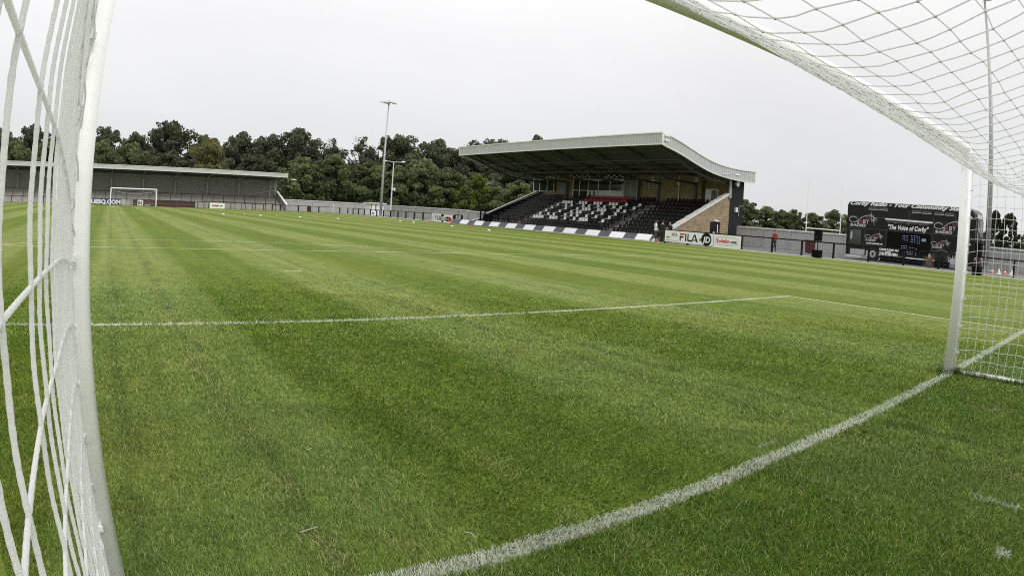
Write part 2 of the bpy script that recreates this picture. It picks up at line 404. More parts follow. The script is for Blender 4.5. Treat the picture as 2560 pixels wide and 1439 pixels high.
# grass blades near the camera, one object
def blades():
    P = []; Hs = []
    bands = [(1.0, 3.2, 300, .0), (3.2, 5.5, 2600 * 0, 0)]
    pts = []; wd = []; ht = []
    for r0, r1, dens, wdt, hgt in ((.9, 3.0, 23000, .0031, .022), (3.0, 4.6, 14000, .0038, .022), (4.6, 7.0, 6200, .0056, .022), (7.0, 10.5, 2400, .009, .023), (10.5, 14.5, 900, .013, .021)):
        th0, th1 = R(-14), R(106)
        n = int(.5 * (r1 * r1 - r0 * r0) * (th1 - th0) * dens)
        r = np.sqrt(nrg.uniform(r0 * r0, r1 * r1, n)); th = nrg.uniform(th0, th1, n)
        x = CAM.x + r * np.sin(th); y = CAM.y + r * np.cos(th)
        pts.append(np.stack([x, y], 1)); wd.append(np.full(n, wdt)); ht.append(np.full(n, hgt))
    p = np.concatenate(pts); wd = np.concatenate(wd); ht = np.concatenate(ht)
    z = np.where(p[:, 1] > 15, -0.4 * (p[:, 1] - 15) / 85, 0)
    # longer tufts the mower misses round the right post and along the ground bar
    q_ = []
    for _ in range(2600):
        if _ % 2: a_ = nrg.uniform(0, 6.28); r2_ = .065 + abs(nrg.normal(0, .035)); q_.append((3.69 + r2_ * math.cos(a_), r2_ * math.sin(a_)))
        else: q_.append((3.72 + nrg.normal(0, .03), -nrg.uniform(.05, 1.4)))
    p = np.concatenate([p, np.array(q_)]); z = np.concatenate([z, np.zeros(2600)]); wd = np.concatenate([wd, np.full(2600, .007)]); ht = np.concatenate([ht, np.full(2600, .060)])
    n = len(p); tone = nrg.uniform(0, 1, n)
    # clumping
    cl = np.sin(p[:, 0] * 5.1 + 1.7 * np.sin(p[:, 1] * 3.3)) * np.sin(p[:, 1] * 4.7 + 1.3 * np.sin(p[:, 0] * 2.9))
    back = p[:, 1] < -.05
    h = ht * nrg.uniform(.55, 1.25, n) * (1 + .22 * cl) * np.where(back, 1.25, 1)
    rr_ = np.hypot(p[:, 0] - CAM.x, p[:, 1] - CAM.y); keep = nrg.uniform(0, 1, n) < np.clip((15.0 - rr_) / 7.0, .0, 1) ** .8
    h = h * np.clip((16.5 - rr_) / 9.0, .25, 1)
    h = np.where(keep, h, 0.0001); wd = np.where(keep, wd, 0.00001)
    long_ = nrg.uniform(0, 1, n) < .012; h = np.where(long_, h * 1.7, h)
    a = nrg.uniform(0, 2 * np.pi, n); lean = nrg.uniform(.15, 1.5, n) * h
    # combed one way in each mowing stripe
    stripe = np.sign(np.sin((p[:, 0] + 4.2) * np.pi / 1.9))
    lx = np.cos(a) * lean; ly = np.sin(a) * lean + np.where(back, 0, stripe * .45 * h)
    b = a + nrg.uniform(.8, 2.3, n); wx = np.cos(b) * wd / 2; wy = np.sin(b) * wd / 2
    V = np.zeros((n, 5, 3))
    V[:, 0] = np.stack([p[:, 0] - wx, p[:, 1] - wy, z - .002], 1); V[:, 1] = np.stack([p[:, 0] + wx, p[:, 1] + wy, z - .002], 1)
    mx_, my_ = p[:, 0] + lx * .35, p[:, 1] + ly * .35
    V[:, 2] = np.stack([mx_ + wx * .8, my_ + wy * .8, z + h * .62], 1); V[:, 3] = np.stack([mx_ - wx * .8, my_ - wy * .8, z + h * .62], 1)
    V[:, 4] = np.stack([p[:, 0] + lx, p[:, 1] + ly, z + h * .95], 1)
    me = bpy.data.meshes.new('grass'); me.vertices.add(n * 5); me.vertices.foreach_set('co', V.ravel().astype(np.float32))
    base = (np.arange(n) * 5)[:, None]
    idx = (base + np.array([0, 1, 2, 3, 3, 2, 4])[None]).ravel()
    me.loops.add(n * 7); me.loops.foreach_set('vertex_index', idx.astype(np.int32))
    me.polygons.add(n * 2)
    ls = np.stack([np.arange(n) * 7, np.arange(n) * 7 + 4], 1).ravel()
    me.polygons.foreach_set('loop_start', ls.astype(np.int32))
    me.update(calc_edges=True)
    at = me.attributes.new('tone', 'FLOAT', 'POINT'); at.data.foreach_set('value', np.repeat(tone, 5).astype(np.float32))
    me.materials.append(M['blade'])
    o = bpy.data.objects.new('grass', me); col.objects.link(o)
    tag(o, 'short mown grass of the pitch with painted white lines', 'grass', kind='stuff')
    print('blades', n)
blades()

# ------------------------------------------------------------------ near goal
PX0, PX1, GH = -3.905, 3.69, 2.5
goal = thing('football_goal', 'near white goal frame that the photo is taken from inside of', 'goal', (0, 0, 0))
def post_profile(x):
    mb = MB(); n = 72; vs = []
    for z in (-.05, GH + .055):
        for j in range(n):
            a = 2 * math.pi * j / n; r = .062
            # oval aluminium section with a shallow net groove at the back
            q = (abs(math.cos(a)) ** 4.5 + abs(math.sin(a)) ** 4.5) ** (-1 / 4.5); rr = r * q * (1 - .10 * math.exp(-((a - 1.5 * math.pi) / .12) ** 2))
            vs.append((x + math.cos(a) * rr, math.sin(a) * rr, z))
    mb.add(vs, [(i, (i + 1) % n, n + (i + 1) % n, n + i) for i in range(n)] + [tuple(range(n))[::-1], tuple(range(n, 2 * n))])
    return mb
tag(post_profile(PX0).build('goal_post', M['post'], goal, smooth=False), 'near left goalpost filling the height of the photo')
tag(post_profile(PX1).build('goal_post', M['post'], goal), 'right goalpost standing on the goal line')
for o in goal.children:
    for p in o.data.polygons: p.use_smooth = len(p.vertices) == 4
mb = MB(); mb.tube([(PX0, 0, GH), (0, 0, GH + .004), (PX1, 0, GH)], .062, 24)
mb.build('crossbar', M['post'], goal, smooth=True)
DEP = 2.15
mb = MB(); mb.tube([(PX1 + .02, -.05, .03), (PX1 + .05, -DEP, .03)], .024, 8); mb.build('ground_bar', M['post'], goal, smooth=True)
mb = MB(); mb.tube([(PX0 - .02, -.05, .03), (PX0 - .05, -DEP - .6, .03)], .024, 8); mb.build('ground_bar', M['post'], goal, smooth=True)
mb = MB(); mb.tube([(PX1 + .05, -DEP, .03), (PX0 - .05, -DEP - .6, .03)], .024, 8); mb.build('ground_bar', M['post'], goal, smooth=True)
def clips(x, side, zs):
    for z in zs:
        mb = MB(); mb.box((x - .008, -.093, z - .006), (x + .008, -.05, z + .006)); mb.box((x - .013, -.098, z - .009), (x + .013, -.089, z + .009))
        mb.build('net_clip', M['lamp'], goal)
clips(PX0 + .012, 1, (1.86, 1.24, .42, 2.3)); clips(PX1 - .01, 1, (.25, .55, .85, 1.15, 1.45, 1.75, 2.05))

# nets (cord meshes with sag)
net = thing('goal_net', 'white goal net draped over the near goal frame around the camera', 'net', (0, 0, 0))
def hsh(i, j, k=0):
    v = math.sin(i * 12.9898 + j * 78.233 + k * 37.719) * 43758.5453; return v - math.floor(v) - .5
def mesh_net(P, nu, nv, r, name, jit=.01, sub=2, n=5, skip=None):
    """P(u,v) surface in cell units -> cords along both directions"""
    def pt(u, v):
        iu, iv = math.floor(u), math.floor(v); fu, fv = u - iu, v - iv
        w_ = Vector((0, 0, 0))
        for a in (0, 1):
            for b in (0, 1):
                k = (fu if a else 1 - fu) * (fv if b else 1 - fv)
                w_ += Vector([hsh(iu + a, iv + b, c) for c in (1, 2, 3)]) * k
        return P(u, v) + w_ * jit * 2
    mb = MB()
    for u in range(nu + 1): mb.tube([pt(u, v / sub) for v in range(nv * sub + 1)], r, n, cap=False)
    for v in range(nv + 1): mb.tube([pt(u / sub, v) for u in range(nu * sub + 1)], r, n, cap=False)
    for u in range(nu + 1):
        for v in range(nv + 1):
            if (u + v) % 1 == 0 and r > .0015:
                p = pt(u, v); mb.tube([p - Vector((0, 0, r * 1.6)), p + Vector((0, 0, r * 1.6))], r * 1.5, 5)
    return mb
# left side panel: plane just left of the camera, braided cords
def zs_(zp, D_):
    hi_ = min(1, max(0, (zp - 1.25) / .09)); f_ = 1 - math.exp(-max(0, 1.97 - D_) / (.42 + .38 * hi_)); rise = .135 + (.105 + max(0, zp - 1.345) * 2.1) * hi_ + (max(0, 1.0 - zp) * -.10)
    if zp + rise > 2.5: rise = max(.1, 2.5 - zp)
    return zp + rise * f_ * (min(1, zp / .5) if zp < .5 else 1) - (.05 * max(0, .8 - D_) if zp < 1.1 else 0)
def PLx(D_): return CAM.x - (.098 + .018 * max(0, min(1, (D_ - 1.1) / .9)))
mb = MB(); Ds = [1.97 - .11 * i for i in range(12)] + [.65 - .11 * i for i in range(1, 13)]
for i, D_ in enumerate(Ds):
    y = CAM.y + D_; n = 300 if D_ > .3 else 80; lo, hi = .03, 2.44
    pts_ = []; rr_ = []
    for k in range(n + 1):
        z = lo + (hi - lo) * k / n; q = 2 * math.pi * z / .155
        pts_.append((PLx(D_) + .0008 * math.sin(q + i) + .0015 * math.sin(z * 2.1 + i * .4), y + .003 * math.sin(q * .5 + i * 1.7), z)); rr_.append(.0035 * (1 + .10 * math.sin(k * 2.4)))
    mb.tube(pts_, rr_, 7, cap=False)
for j in range(17):
    zp = .121 + .153 * j - (.07 if j == 0 else 0); pts_ = []; rr_ = []
    if zp > 2.44: continue
    n = 330
    for k in range(n + 1):
        D_ = 2.00 - 2.62 * k / n; loop = .05 * math.exp(-((2.0 - D_) / .045) ** 2)
        pts_.append((PLx(D_) + (.010 * math.sin(D_ * 28 + j) if D_ > 1.75 else 0), CAM.y + D_, zs_(zp, D_) - loop + .006 * math.sin(D_ * 57 + j) * max(0, min(1, (D_ - 1.3) * 2)))); rr_.append(.0034 * (1 + .08 * math.sin(k * 2.3)))
    mb.tube(pts_, rr_, 7, cap=False)
mb.build('side_netting', M['net'], net, smooth=True)
mb = MB()     # lacing cord wound down the back of the near post
mb.tube([(PX0 + .004 + .004 * math.sin(k * 1.7), -.076 + .004 * math.cos(k * 1.7), .03 + k * .012) for k in range(203)], .0026, 6); mb.build('lacing_cord', M['net'], net, smooth=True)
# right side panel
def PR(u, v):
    y = -.07 - u * .105; z = .04 + v * .122
    pull = math.exp(-u * .9)
    z2 = z - .045 * math.sin(min(u, 6) / 6 * math.pi * .9) * (1 if z > .3 else .4) + (-.03 * (1 - pull) if z > .15 else 0)
    z2 = z + .018 * (1 - pull) - (.02 * pull if int(v) % 3 else -.0)
    x = PX1 + .03 + .07 * math.sin(min(u / 12, 1) * math.pi) * math.sin(min(max(z / 2.4, 0), 1) * math.pi) + .015 * math.sin(v * .8 + u * .5)
    return Vector((x, y, z2))
tag(mesh_net(PR, 20, 19, .0026, 'r', jit=.006, sub=3, n=5).build('side_netting', M['net'], net, smooth=True), 'side netting hanging behind the right goalpost')
# roof: hangs from the crossbar in a long bag, then rises to the back
prof = [(0, 2.465), (.15, 2.385), (.3, 2.308), (.45, 2.232), (.6, 2.158), (.75, 2.092), (.88, 2.055), (1.05, 2.045), (1.3, 2.09), (1.6, 2.17), (2.0, 2.29), (2.5, 2.41)]
cum = [0.]
for a, b in zip(prof[:-1], prof[1:]): cum.append(cum[-1] + math.hypot(b[0] - a[0], b[1] - a[1]))
def PRf(u, v):
    s_ = v * .135
    for i in range(len(cum) - 1):
        if s_ <= cum[i + 1] or i == len(cum) - 2:
            t = (s_ - cum[i]) / (cum[i + 1] - cum[i]); break
    y = prof[i][0] + t * (prof[i + 1][0] - prof[i][0]); z = prof[i][1] + t * (prof[i + 1][1] - prof[i][1])
    x = PX0 + .04 + u * .1495
    edge = min(1, min((x - PX0) / .6, 1))
    edge = max(0, edge)
    z = 2.47 + (z - 2.47) * (.45 + .55 * edge) + .014 * math.sin(x * 1.9 + y * 2) * edge 
    z -= .125 * min(1, max(0, (x + 1.5) / 2.4)) * min(1, y / .22) * (1 if y < 1.1 else max(.3, 1 - (y - 1.1)))
    x2 = x + .05 * math.sin(y * 2.3 + x * .7) - .03 * v * .1
    return Vector((x2, -y - .06, z))
tag(mesh_net(PRf, 50, 18, .0027, 'roof', jit=.0075, sub=4, n=6).build('roof_netting', M['net'], net, smooth=True), 'sagging roof netting across the upper right')
# slack netting gathered in a fold under the crossbar
def PF2(u, v):
    x = PX0 + 1.2 + u * .11; q = v / 6.; base = PRf((x - PX0 - .04) / .1495, q * 3.6)
    return base + Vector((-.05 * math.sin(x * 2.4 + v * .4), -.004, .012 + .016 * math.sin(q * 5 - x * 1.9)))
mesh_net(PF2, 57, 6, .0025, 'fold', jit=.005, sub=3, n=5).build('gathered_netting', M['net'], net, smooth=True)
def PF3(u, v):
    x = PX0 + 2.4 + u * .10; q = v / 7.; base = PRf((x - PX0 - .04) / .1495, q * 3.0)
    return base + Vector((.07 * math.sin(x * 3.3 - v * .5), .006, .008 + .012 * math.sin(q * 6 + x * 2.6)))
mesh_net(PF3, 51, 7, .0024, 'fold', jit=.005, sub=3, n=5).build('gathered_netting', M['net'], net, smooth=True)
# back panel behind the camera
def PB(u, v):
    x = PX0 - .03 + u * .122; return Vector((x, -2.72 + .5 * min(1, (x - PX0) / 2.), v * .12 + .03))
mesh_net(PB, 62, 19, .0026, 'b', jit=.008, sub=1, n=4).build('back_netting', M['net'], net)

# ------------------------------------------------------------------ far goal
FY = 100.4; fz = G(0, FY)
fg = thing('football_goal', 'small white goal at the far end of the pitch below the covered stand', 'goal', (0, FY, fz))
for x in (-3.72, 3.72):
    mb = MB(); mb.tube([(x, FY, fz - .05), (x, FY, fz + 2.5)], .075, 12); mb.build('goal_post', M['post'], fg)
mb = MB(); mb.tube([(-3.72, FY, fz + 2.5), (3.72, FY, fz + 2.5)], .075, 12); mb.build('crossbar', M['post'], fg)
for x in (-3.72, 3.72):
    mb = MB(); mb.tube([(x, FY, fz + 2.5), (x * .97, FY + .6, fz + 2.3), (x, FY + 1.9, fz)], .03, 6); mb.build('net_stay', M['post'], fg)
fn = thing('goal_net', 'fine white net sagging inside the far goal', 'net', (0, FY + 1, fz))
mb = MB()
for i in range(31):
    x = -3.7 + 7.4 * i / 30; sag = .45 * math.sin(math.pi * i / 30)
    mb.tube([(x, FY, fz + 2.47), (x, FY + .8, fz + 2.3 - sag), (x, FY + 1.7, fz + 1.2 - sag * .4), (x, FY + 1.9, fz)], .004, 3, cap=False)
for k, (dy, z) in enumerate(((0, 2.47), (.4, 2.35), (.8, 2.2), (1.1, 1.9), (1.4, 1.6), (1.6, 1.3), (1.7, 1.0), (1.8, .7), (1.85, .4), (1.9, .1))):
    mb.tube([(-3.7 + 7.4 * i / 12, FY + dy, fz + z - (.45 if 0 < k < 8 else .1) * math.sin(math.pi * i / 12)) for i in range(13)], .004 if k != 2 else .016, 3, cap=False)
for x in (-3.7, 3.7):
    for k in range(1, 8): mb.tube([(x, FY, fz + k * .3), (x, FY + 1.9 - k * .12, fz + k * .3)], .004, 3, cap=False)
mb.build('netting', M['net'], fn)

# ------------------------------------------------------------------ marker discs and corner flag
def disc_mesh(name, m, x, y, label):
    mb = MB(); n = 16; pr = [(.14, 0), (.135, .025), (.095, .075), (.04, .09), (.026, .086)]; z = G(x, y) + .0
    for r, h in pr:
        for j in range(n): mb.v.append((x + r * math.cos(2 * math.pi * j / n), y + r * math.sin(2 * math.pi * j / n), z + h))
    for i in range(len(pr) - 1):
        for j in range(n): mb.f.append((i * n + j, i * n + (j + 1) % n, (i + 1) * n + (j + 1) % n, (i + 1) * n + j)); mb.m.append(0)
    o = mb.build(name, m, smooth=True, loc=(x, y, z)); tag(o, label, 'training cone', 'marker discs on the turf')
ds = [(5.85, 61.9, 1, 'orange marker disc at the left end of the row, right of the far goal'), (7.64, 61.2, 0, 'white marker disc second from the left, in front of the far white board'),
      (9.98, 61.8, 1, 'orange marker disc third from the left of the row'), (11.55, 61.6, 0, 'white marker disc fourth from the left, above the bright line end'),
      (13.0, 60.7, 1, 'orange marker disc fifth from left, below the end of the far stand'), (15.5, 60.9, 0, 'white marker disc sixth from left, short of the dark red bin'),
      (17.3, 61.1, 1, 'orange marker disc seventh from left, straight below the dark red bin'), (19.3, 60.2, 0, 'white marker disc just right of the corner flag'),
      (22.0, 60.2, 1, 'orange marker disc left of the white kiosk'), (24.7, 60.1, 1, 'orange marker disc just right of the tall floodlight mast'),
      (26.1, 59.9, 0, 'left one of two close white marker discs right of the mast'), (26.15, 56.9, 0, 'right one of two close white marker discs right of the mast'),
      (26.6, 54.1, 1, 'orange marker disc below the small far advertising boards'), (25.7, 48.5, 0, 'white marker disc below the left end of the striped barrier'),
      (25.8, 45.1, 1, 'orange marker disc nearest the striped barrier'), (24.6, 40.9, 0, 'white marker disc at the right end, nearest the camera')]
for x, y, k, lb in ds: disc_mesh('marker_disc', M['orange'] if k else M['discw'], x, y, lb)
t = thing('corner_flag', 'thin white corner flag pole by the far right corner rail', 'flag pole', (33.2, 100.2, -.4))
mb = MB(); mb.tube([(33.2, 100.2, -.4), (33.2, 100.2, 1.15)], .035, 8); mb.build('pole', M['white'], t)

# ------------------------------------------------------------------ perimeter rails
def rail_run(name, label, pts, h=.95, w=.10, mesh=True, top_z=None):
    p0 = pts[0]; t = thing(name, label, 'railing', (p0[0], p0[1], G(*p0[:2])))
    for (x, y) in pts:
        z = G(x, y); mb = MB(); mb.box((x - w / 2, y - w / 2, z - .02), (x + w / 2, y + w / 2, z + h)); mb.build('post', M['black'], t)
    mb = MB()
    for a, b in zip(pts[:-1], pts[1:]): mb.beam((*a, G(*a) + h), (*b, G(*b) + h), .07, .075)
    mb.build('top_rail', M['black'], t)
    if mesh:
        mb = MB()
        for a, b in zip(pts[:-1], pts[1:]):
            for hh in (.12, .34, .56, .78): mb.tube([(*a, G(*a) + hh), (*b, G(*b) + hh)], .0025, 4, cap=False)
            n = max(2, int((Vector(a) - Vector(b)).length / .3))
            for i in range(1, n):
                q = Vector(a).lerp(Vector(b), i / n); z = G(q.x, q.y); mb.tube([(q.x, q.y, z + .05), (q.x, q.y, z + h)], .0018, 4, cap=False)
        mb.build('wire_infill', M['steel'], t)
    return t
rail_run('perimeter_rail', 'black post and rail fence in front of the bus on the right', [(32.45, y) for y in (23.1, 20.69, 18.46, 16.19, 13.8, 11.5, 9.28, 6.97, 4.67, 2.3, 0, -2.4, -4.8, -7.2)])
rail_run('perimeter_rail', 'black rail carrying the near advertising boards by the main stand', [(32.45, 29.9), (32.45, 27.76), (32.45, 25.33), (32.45, 23.25)], mesh=False)
rail_run('perimeter_rail', 'black rail from the far corner to the small advertising boards', [(fx(y) + .05, y) for y in [99.6 - 2.62 * i for i in range(13)]], w=.14, mesh=False)
rail_run('perimeter_rail', 'short black rail end right of the small far advertising boards', [(fx(62.6) + .1, 62.6), (fx(60.5) + .1, 60.9)], w=.16, mesh=False)
rail_run('perimeter_rail', 'black rail across the far corner in front of the grey wall', [(35.6, 103.5), (31.8, 103.5), (28.2, 103.5), (25.0, 103.5), (23.6, 103.5)], w=.16, mesh=False)
rail_run('perimeter_rail', 'black rail along the front of the covered far stand', [(-30 + 1.86 * i, 103.5) for i in range(29)], mesh=False)

# ------------------------------------------------------------------ advertising boards
def board(name, label, o, a, wd, z0, z1, m, th=.04):
    """flat board: lower-left corner o (x,y), reading direction a; faces -normal side towards the pitch"""
    ax = Vector((a[0], a[1], 0)).normalized(); up_ = Vector((0, 0, 1)); n = ax.cross(up_)
    o3 = Vector((o[0], o[1], z0)); t = thing(name, label, 'advertising board', tuple(o3))
    mb = MB(); mb.prism([(0, 0), (wd, 0), (wd, z1 - z0), (0, z1 - z0)], o3 - n * th, ax, up_, n * th); mb.build('panel', m, t)
    return t, o3, ax, up_, n
S = (0, -1, 0)     # reading direction along the side line, seen from the pitch
def disc_poly(cx, cy, r, n=32, ky=1.): return [(cx + r * math.cos(2 * math.pi * i / n), cy + ky * r * math.sin(2 * math.pi * i / n)) for i in range(n)]
def flat(mb, poly, o, ax, b, n, off, mi=0):
    mb.add([Vector(o) + ax * x + b * y + n * off for x, y in poly], [tuple(range(len(poly)))], mi)
def ring_faces(mb, cx, cy, rx, ry, wdt, o, ax, b, n, off, mi=0, k=48):
    vs = []
    for i in range(k):
        a_ = 2 * math.pi * i / k; c_, s_ = math.cos(a_), math.sin(a_)
        p_ = 3.2; q = (abs(c_) ** p_ + abs(s_) ** p_) ** (-1 / p_)
        for r_ in (0, wdt): vs.append(Vector(o) + ax * (cx + c_ * q * (rx - r_)) + b * (cy + s_ * q * (ry - r_)) + n * off)
    mb.add(vs, [(2 * i, 2 * ((i + 1) % k), 2 * ((i + 1) % k) + 1, 2 * i + 1) for i in range(k)], mi)
def fila(mb, o, ax, b, n, h, w_):
    # heavy rounded capitals built by hand: mi 0 black, 1 red, 2 white
    u = w_ / 4.6
    def bar(x0, y0, x1, y1, mi=0): flat(mb, [(x0 * u, y0 * h), (x1 * u, y0 * h), (x1 * u, y1 * h), (x0 * u, y1 * h)], o, ax, b, n, .006, mi)
    bar(.0, .78, 1.1, 1.0, 1); bar(.0, 0, .27, .66); bar(.27, .42, .88, .64)
    bar(1.3, 0, 1.58, 1.0)
    bar(1.82, .12, 2.1, 1.0); flat(mb, [(1.82 * u, .13 * h), (2.0 * u, 0), (2.85 * u, 0), (2.85 * u, .22 * h), (2.1 * u, .22 * h)], o, ax, b, n, .0065, 0)
    flat(mb, [(2.75 * u, 0), (3.38 * u, 1.0 * h), (3.62 * u, 1.0 * h), (3.35 * u, .60 * h), (3.05 * u, 0)], o, ax, b, n, .007, 0)
    flat(mb, [(3.38 * u, 1.0 * h), (3.66 * u, 1.0 * h), (4.35 * u, 0), (4.03 * u, 0), (3.45 * u, .78 * h)], o, ax, b, n, .0075, 0)
    bar(3.28, .16, 3.95, .32)
def ad_pair(o, wtot, h0, h1, k, who, g):
    bl = [M['black'], M['red'], M['white']]
    # left panel with small lines of print
    w0 = wtot * .29; w1 = wtot - w0
    t, o3, ax, b, n = board('advertising_board', 'white board with small lines of print, ' + who[0], o, S, w0 - .02, h0, h1, M['white']); H = h1 - h0
    mb = MB(); lay(mb, 'football @', o3 + ax * w0 * .5 + b * H * .72, ax, b, H * .16, .003, fit=w0 * .36, mi=0); lay(mb, 'FILA.co.uk', o3 + ax * w0 * .5 + b * H * .56, ax, b, H * .15, .006, fit=w0 * .42)
    lay(mb, 'LTD', o3 + ax * w0 * .08 + b * H * .34, ax, b, H * .19, .008, fit=w0 * .28); lay(mb, 'bm', o3 + ax * w0 * .42 + b * H * .36, ax, b, H * .1, .0, fit=w0 * .09)
    flat(mb, [(w0 * .06, H * .12), (w0 * .92, H * .12), (w0 * .92, H * .145), (w0 * .06, H * .145)], o3, ax, b, n, .005)
    mb.build('lettering', bl, t)
    o2 = (o[0], o[1] - w0)
    t, o3, ax, b, n = board('advertising_board', 'white FILA@JD board with a black disc, ' + who[1], o2, S, w1 - .02, h0, h1, M['white'])
    mb = MB(); fila(mb, o3 + ax * w1 * .04 + b * H * .17, ax, b, n, H * .66, w1 * .56)
    mb.build('lettering', bl, t)
    mb = MB(); lay(mb, '@', o3 + ax * w1 * .60 + b * H * .34, ax, b, H * .26, .004, fit=w1 * .07); mb.build('lettering', bl, t)
    mb = MB(); cx = w1 * .80; flat(mb, disc_poly(cx, H * .48, H * .56), o3, ax, b, n, .008)
    flat(mb, [(cx + (x - cx), y) for x, y in disc_poly(cx, H * .48, H * .56)][::-1], o3, ax, b, n, -.006)
    ds_ = mb.build('disc_emblem', bl, t)
    mb = MB(); lay(mb, 'JD', o3 + ax * (cx - H * .42) + b * H * .22, ax, b, H * .70, .018, shear=.15, fit=H * .88, mi=2, off=.016); mb.build('lettering', bl, ds_)
    return o2[1] - w1
ad_pair((32.36, 29.85), 4.45, .06, .86, 1, ('just right of the standing people', 'in front of the brick end wall'), '')
t, o3, ax, b, n = board('advertising_board', 'large white footballcv.com board nearest the camera on the right rail', (32.34, 25.36), S, 2.25, -.02, .86, M['white'])
mb = MB(); lay(mb, 'footballcv', o3 + ax * .24 + b * .36, ax, b, .34, .012, fit=1.13, mi=1); lay(mb, '.com', o3 + ax * 1.40 + b * .36, ax, b, .32, .012, fit=.52)
mb.build('lettering', [M['black'], M['red']], t)
mb = MB(); ring_faces(mb, 1.12, .47, 1.0, .30, .022, o3, ax, b, n, .004); ring_faces(mb, 1.12, .47, .92, .24, .014, o3, ax, b, n, .004)
mb.build('oval_outline', M['metal'], t)
# small far pair at the corner of the stand
yy0 = 67.9; dirS = Vector((fx(62) - fx(68), 62 - 68, 0)).normalized()
xo = lambda y: fx(y) - .06
ad_pair((xo(66) - .06, yy0), 3.1, -.17, .70, 1, ('far group beside the main stand', 'far group beside the main stand'), '')
t, o3, ax, b, n = board('advertising_board', 'white board with dark and red oval logo, right of the far FILA board', (xo(64) - .05, yy0 - 3.12), S, 1.95, -.25, .66, M['white'])
mb = MB(); ring_faces(mb, .98, .42, .80, .27, .5, o3, ax, b, n, .004); mb.build('oval_badge', M['panelgrey'], t)
mb = MB(); ring_faces(mb, 1.34, .38, .33, .24, .24, o3, ax, b, n, .010, 0); lay(mb, 'football', o3 + ax * .30 + b * .36, ax, b, .2, .006, fit=.78, mi=1, off=.012)
mb.build('lettering', [M['red'], M['white']], t)
# boards along the far end
E_ = (1, 0, 0); FYB = 103.38; zf = G(0, 103.4)
t, o3, ax, b, n = board('advertising_board', 'navy BLUESQ.COM board beside the left post of the far goal', (-8.15, FYB), E_, 6.3, zf + .02, zf + .98, M['navy'])
mb = MB(); lay(mb, 'BLUESQ.COM', o3 + ax * .18 + b * .16, ax, b, .84, .035, fit=5.95); mb.build('lettering', M['white'], t)
t, o3, ax, b, n = board('advertising_board', 'pale grey board between the BLUESQ.COM and RS boards', (-1.83, FYB), E_, .55, zf + .05, zf + .92, M['wallgrey'])
t, o3, ax, b, n = board('advertising_board', 'long dark board with RS logo and dull red writing behind the far goal', (.05, FYB), E_, 10.4, zf, zf + .92, M['maroon'])
mb = MB(); flat(mb, [(.80, .05), (1.72, .05), (1.72, .87), (.80, .87)], o3, ax, b, n, .006); flat(mb, [(2.0, .09), (3.0, .09), (3.0, .17), (2.0, .17)], o3, ax, b, n, .006); pb = mb.build('logo_panel', M['white'], t)
mb = MB(); lay(mb, 'RS', o3 + ax * .90 + b * .2, ax, b, .72, .03, fit=.72, off=.012); mb.build('lettering', M['busred'], pb)
mb = MB(); lay(mb, 'RS Steels - proud sponsors of Corby Town FC', o3 + ax * 2.0 + b * .34, ax, b, .42, .02, fit=7.7); mb.build('lettering', M['maroontext'], t)
t, o3, ax, b, n = board('advertising_board', 'small white footballcv.com board on the far rail, right of the dark board', (12.95, FYB - .03), E_, 2.5, zf - .02, zf + .86, M['white'])
mb = MB(); lay(mb, 'footballcv', o3 + ax * .35 + b * .34, ax, b, .42, .02, shear=.2, fit=1.25, mi=1); lay(mb, '.com', o3 + ax * 1.62 + b * .34, ax, b, .4, .02, shear=.2, fit=.5); flat(mb, [(.4, .2), (1.7, .22), (1.7, .25), (.4, .23)], o3, ax, b, n, .005)
mb.build('lettering', [M['black'], M['redtop']], t)

# ------------------------------------------------------------------ far covered terrace
ft = thing('covered_stand', 'low grey covered standing terrace across the far end of the pitch', 'stand', (0, 105, zf))
X0, X1 = -34, 26.35
mb = MB()
mb.ribbed((X0, 104.78, 0), (X1, 104.78, 0), lambda t_: 5.08, lambda t_: 5.62, (0, -1, 0), .3, .03)
mb.add([(X1, 104.78, 5.08), (X1, 112.2, 4.55), (X1, 112.2, 5.15), (X1, 104.78, 5.62)], [(0, 1, 2, 3)])
fo = mb.build('fascia', M['fascia'], ft)
mb = MB(); mb.box((X0, 104.72, 5.60), (X1 + .04, 104.84, 5.68)); mb.box((X0, 104.72, 5.02), (X1 + .04, 104.80, 5.08)); mb.build('trim', M['trim'], fo)
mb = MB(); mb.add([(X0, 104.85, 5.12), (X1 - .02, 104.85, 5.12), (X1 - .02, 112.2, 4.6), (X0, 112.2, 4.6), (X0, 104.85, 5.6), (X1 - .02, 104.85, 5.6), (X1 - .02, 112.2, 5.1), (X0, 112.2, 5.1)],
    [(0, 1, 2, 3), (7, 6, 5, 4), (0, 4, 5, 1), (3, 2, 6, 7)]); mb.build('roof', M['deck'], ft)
mb = MB(); mb.ribbed((X0, 112.0, 0), (X1, 112.0, 0), lambda t_: 1.3, lambda t_: 4.7, (0, -1, 0), .33, .04)
mb.box((X0, 111.9, 3.18), (X1, 111.95, 3.25)); mb.build('back_wall', M['standback'], ft)
for k in range(-5, 6):
    x = -3.7 + 5.75 * k
    if x > X1: continue
    mb = MB(); mb.box((x - .09, 111.4, .9), (x + .09, 111.6, 4.7)); mb.beam((x, 111.5, 3.7), (x, 110.2, 4.85), .12); mb.beam((x, 111.5, 4.6), (x, 104.95, 5.05), .14, .2)
    mb.build('column', M['metal'], ft)
mb = MB(); x = X1 - .3; mb.box((x - .09, 111.2, .9), (x + .09, 111.4, 4.7)); mb.beam((x, 111.3, 3.0), (x - 5, 111.3, 1.9), .08); mb.beam((x, 111.3, 4.0), (x, 105.1, 5.05), .12); mb.build('column', M['metal'], ft)
mb = MB()
for k in range(7):
    y0 = 105.2 + k * .95; z1 = zf + .12 + .33 * k; mb.box((X0, y0, zf - .05), (X1 - .12, 112.1, z1))
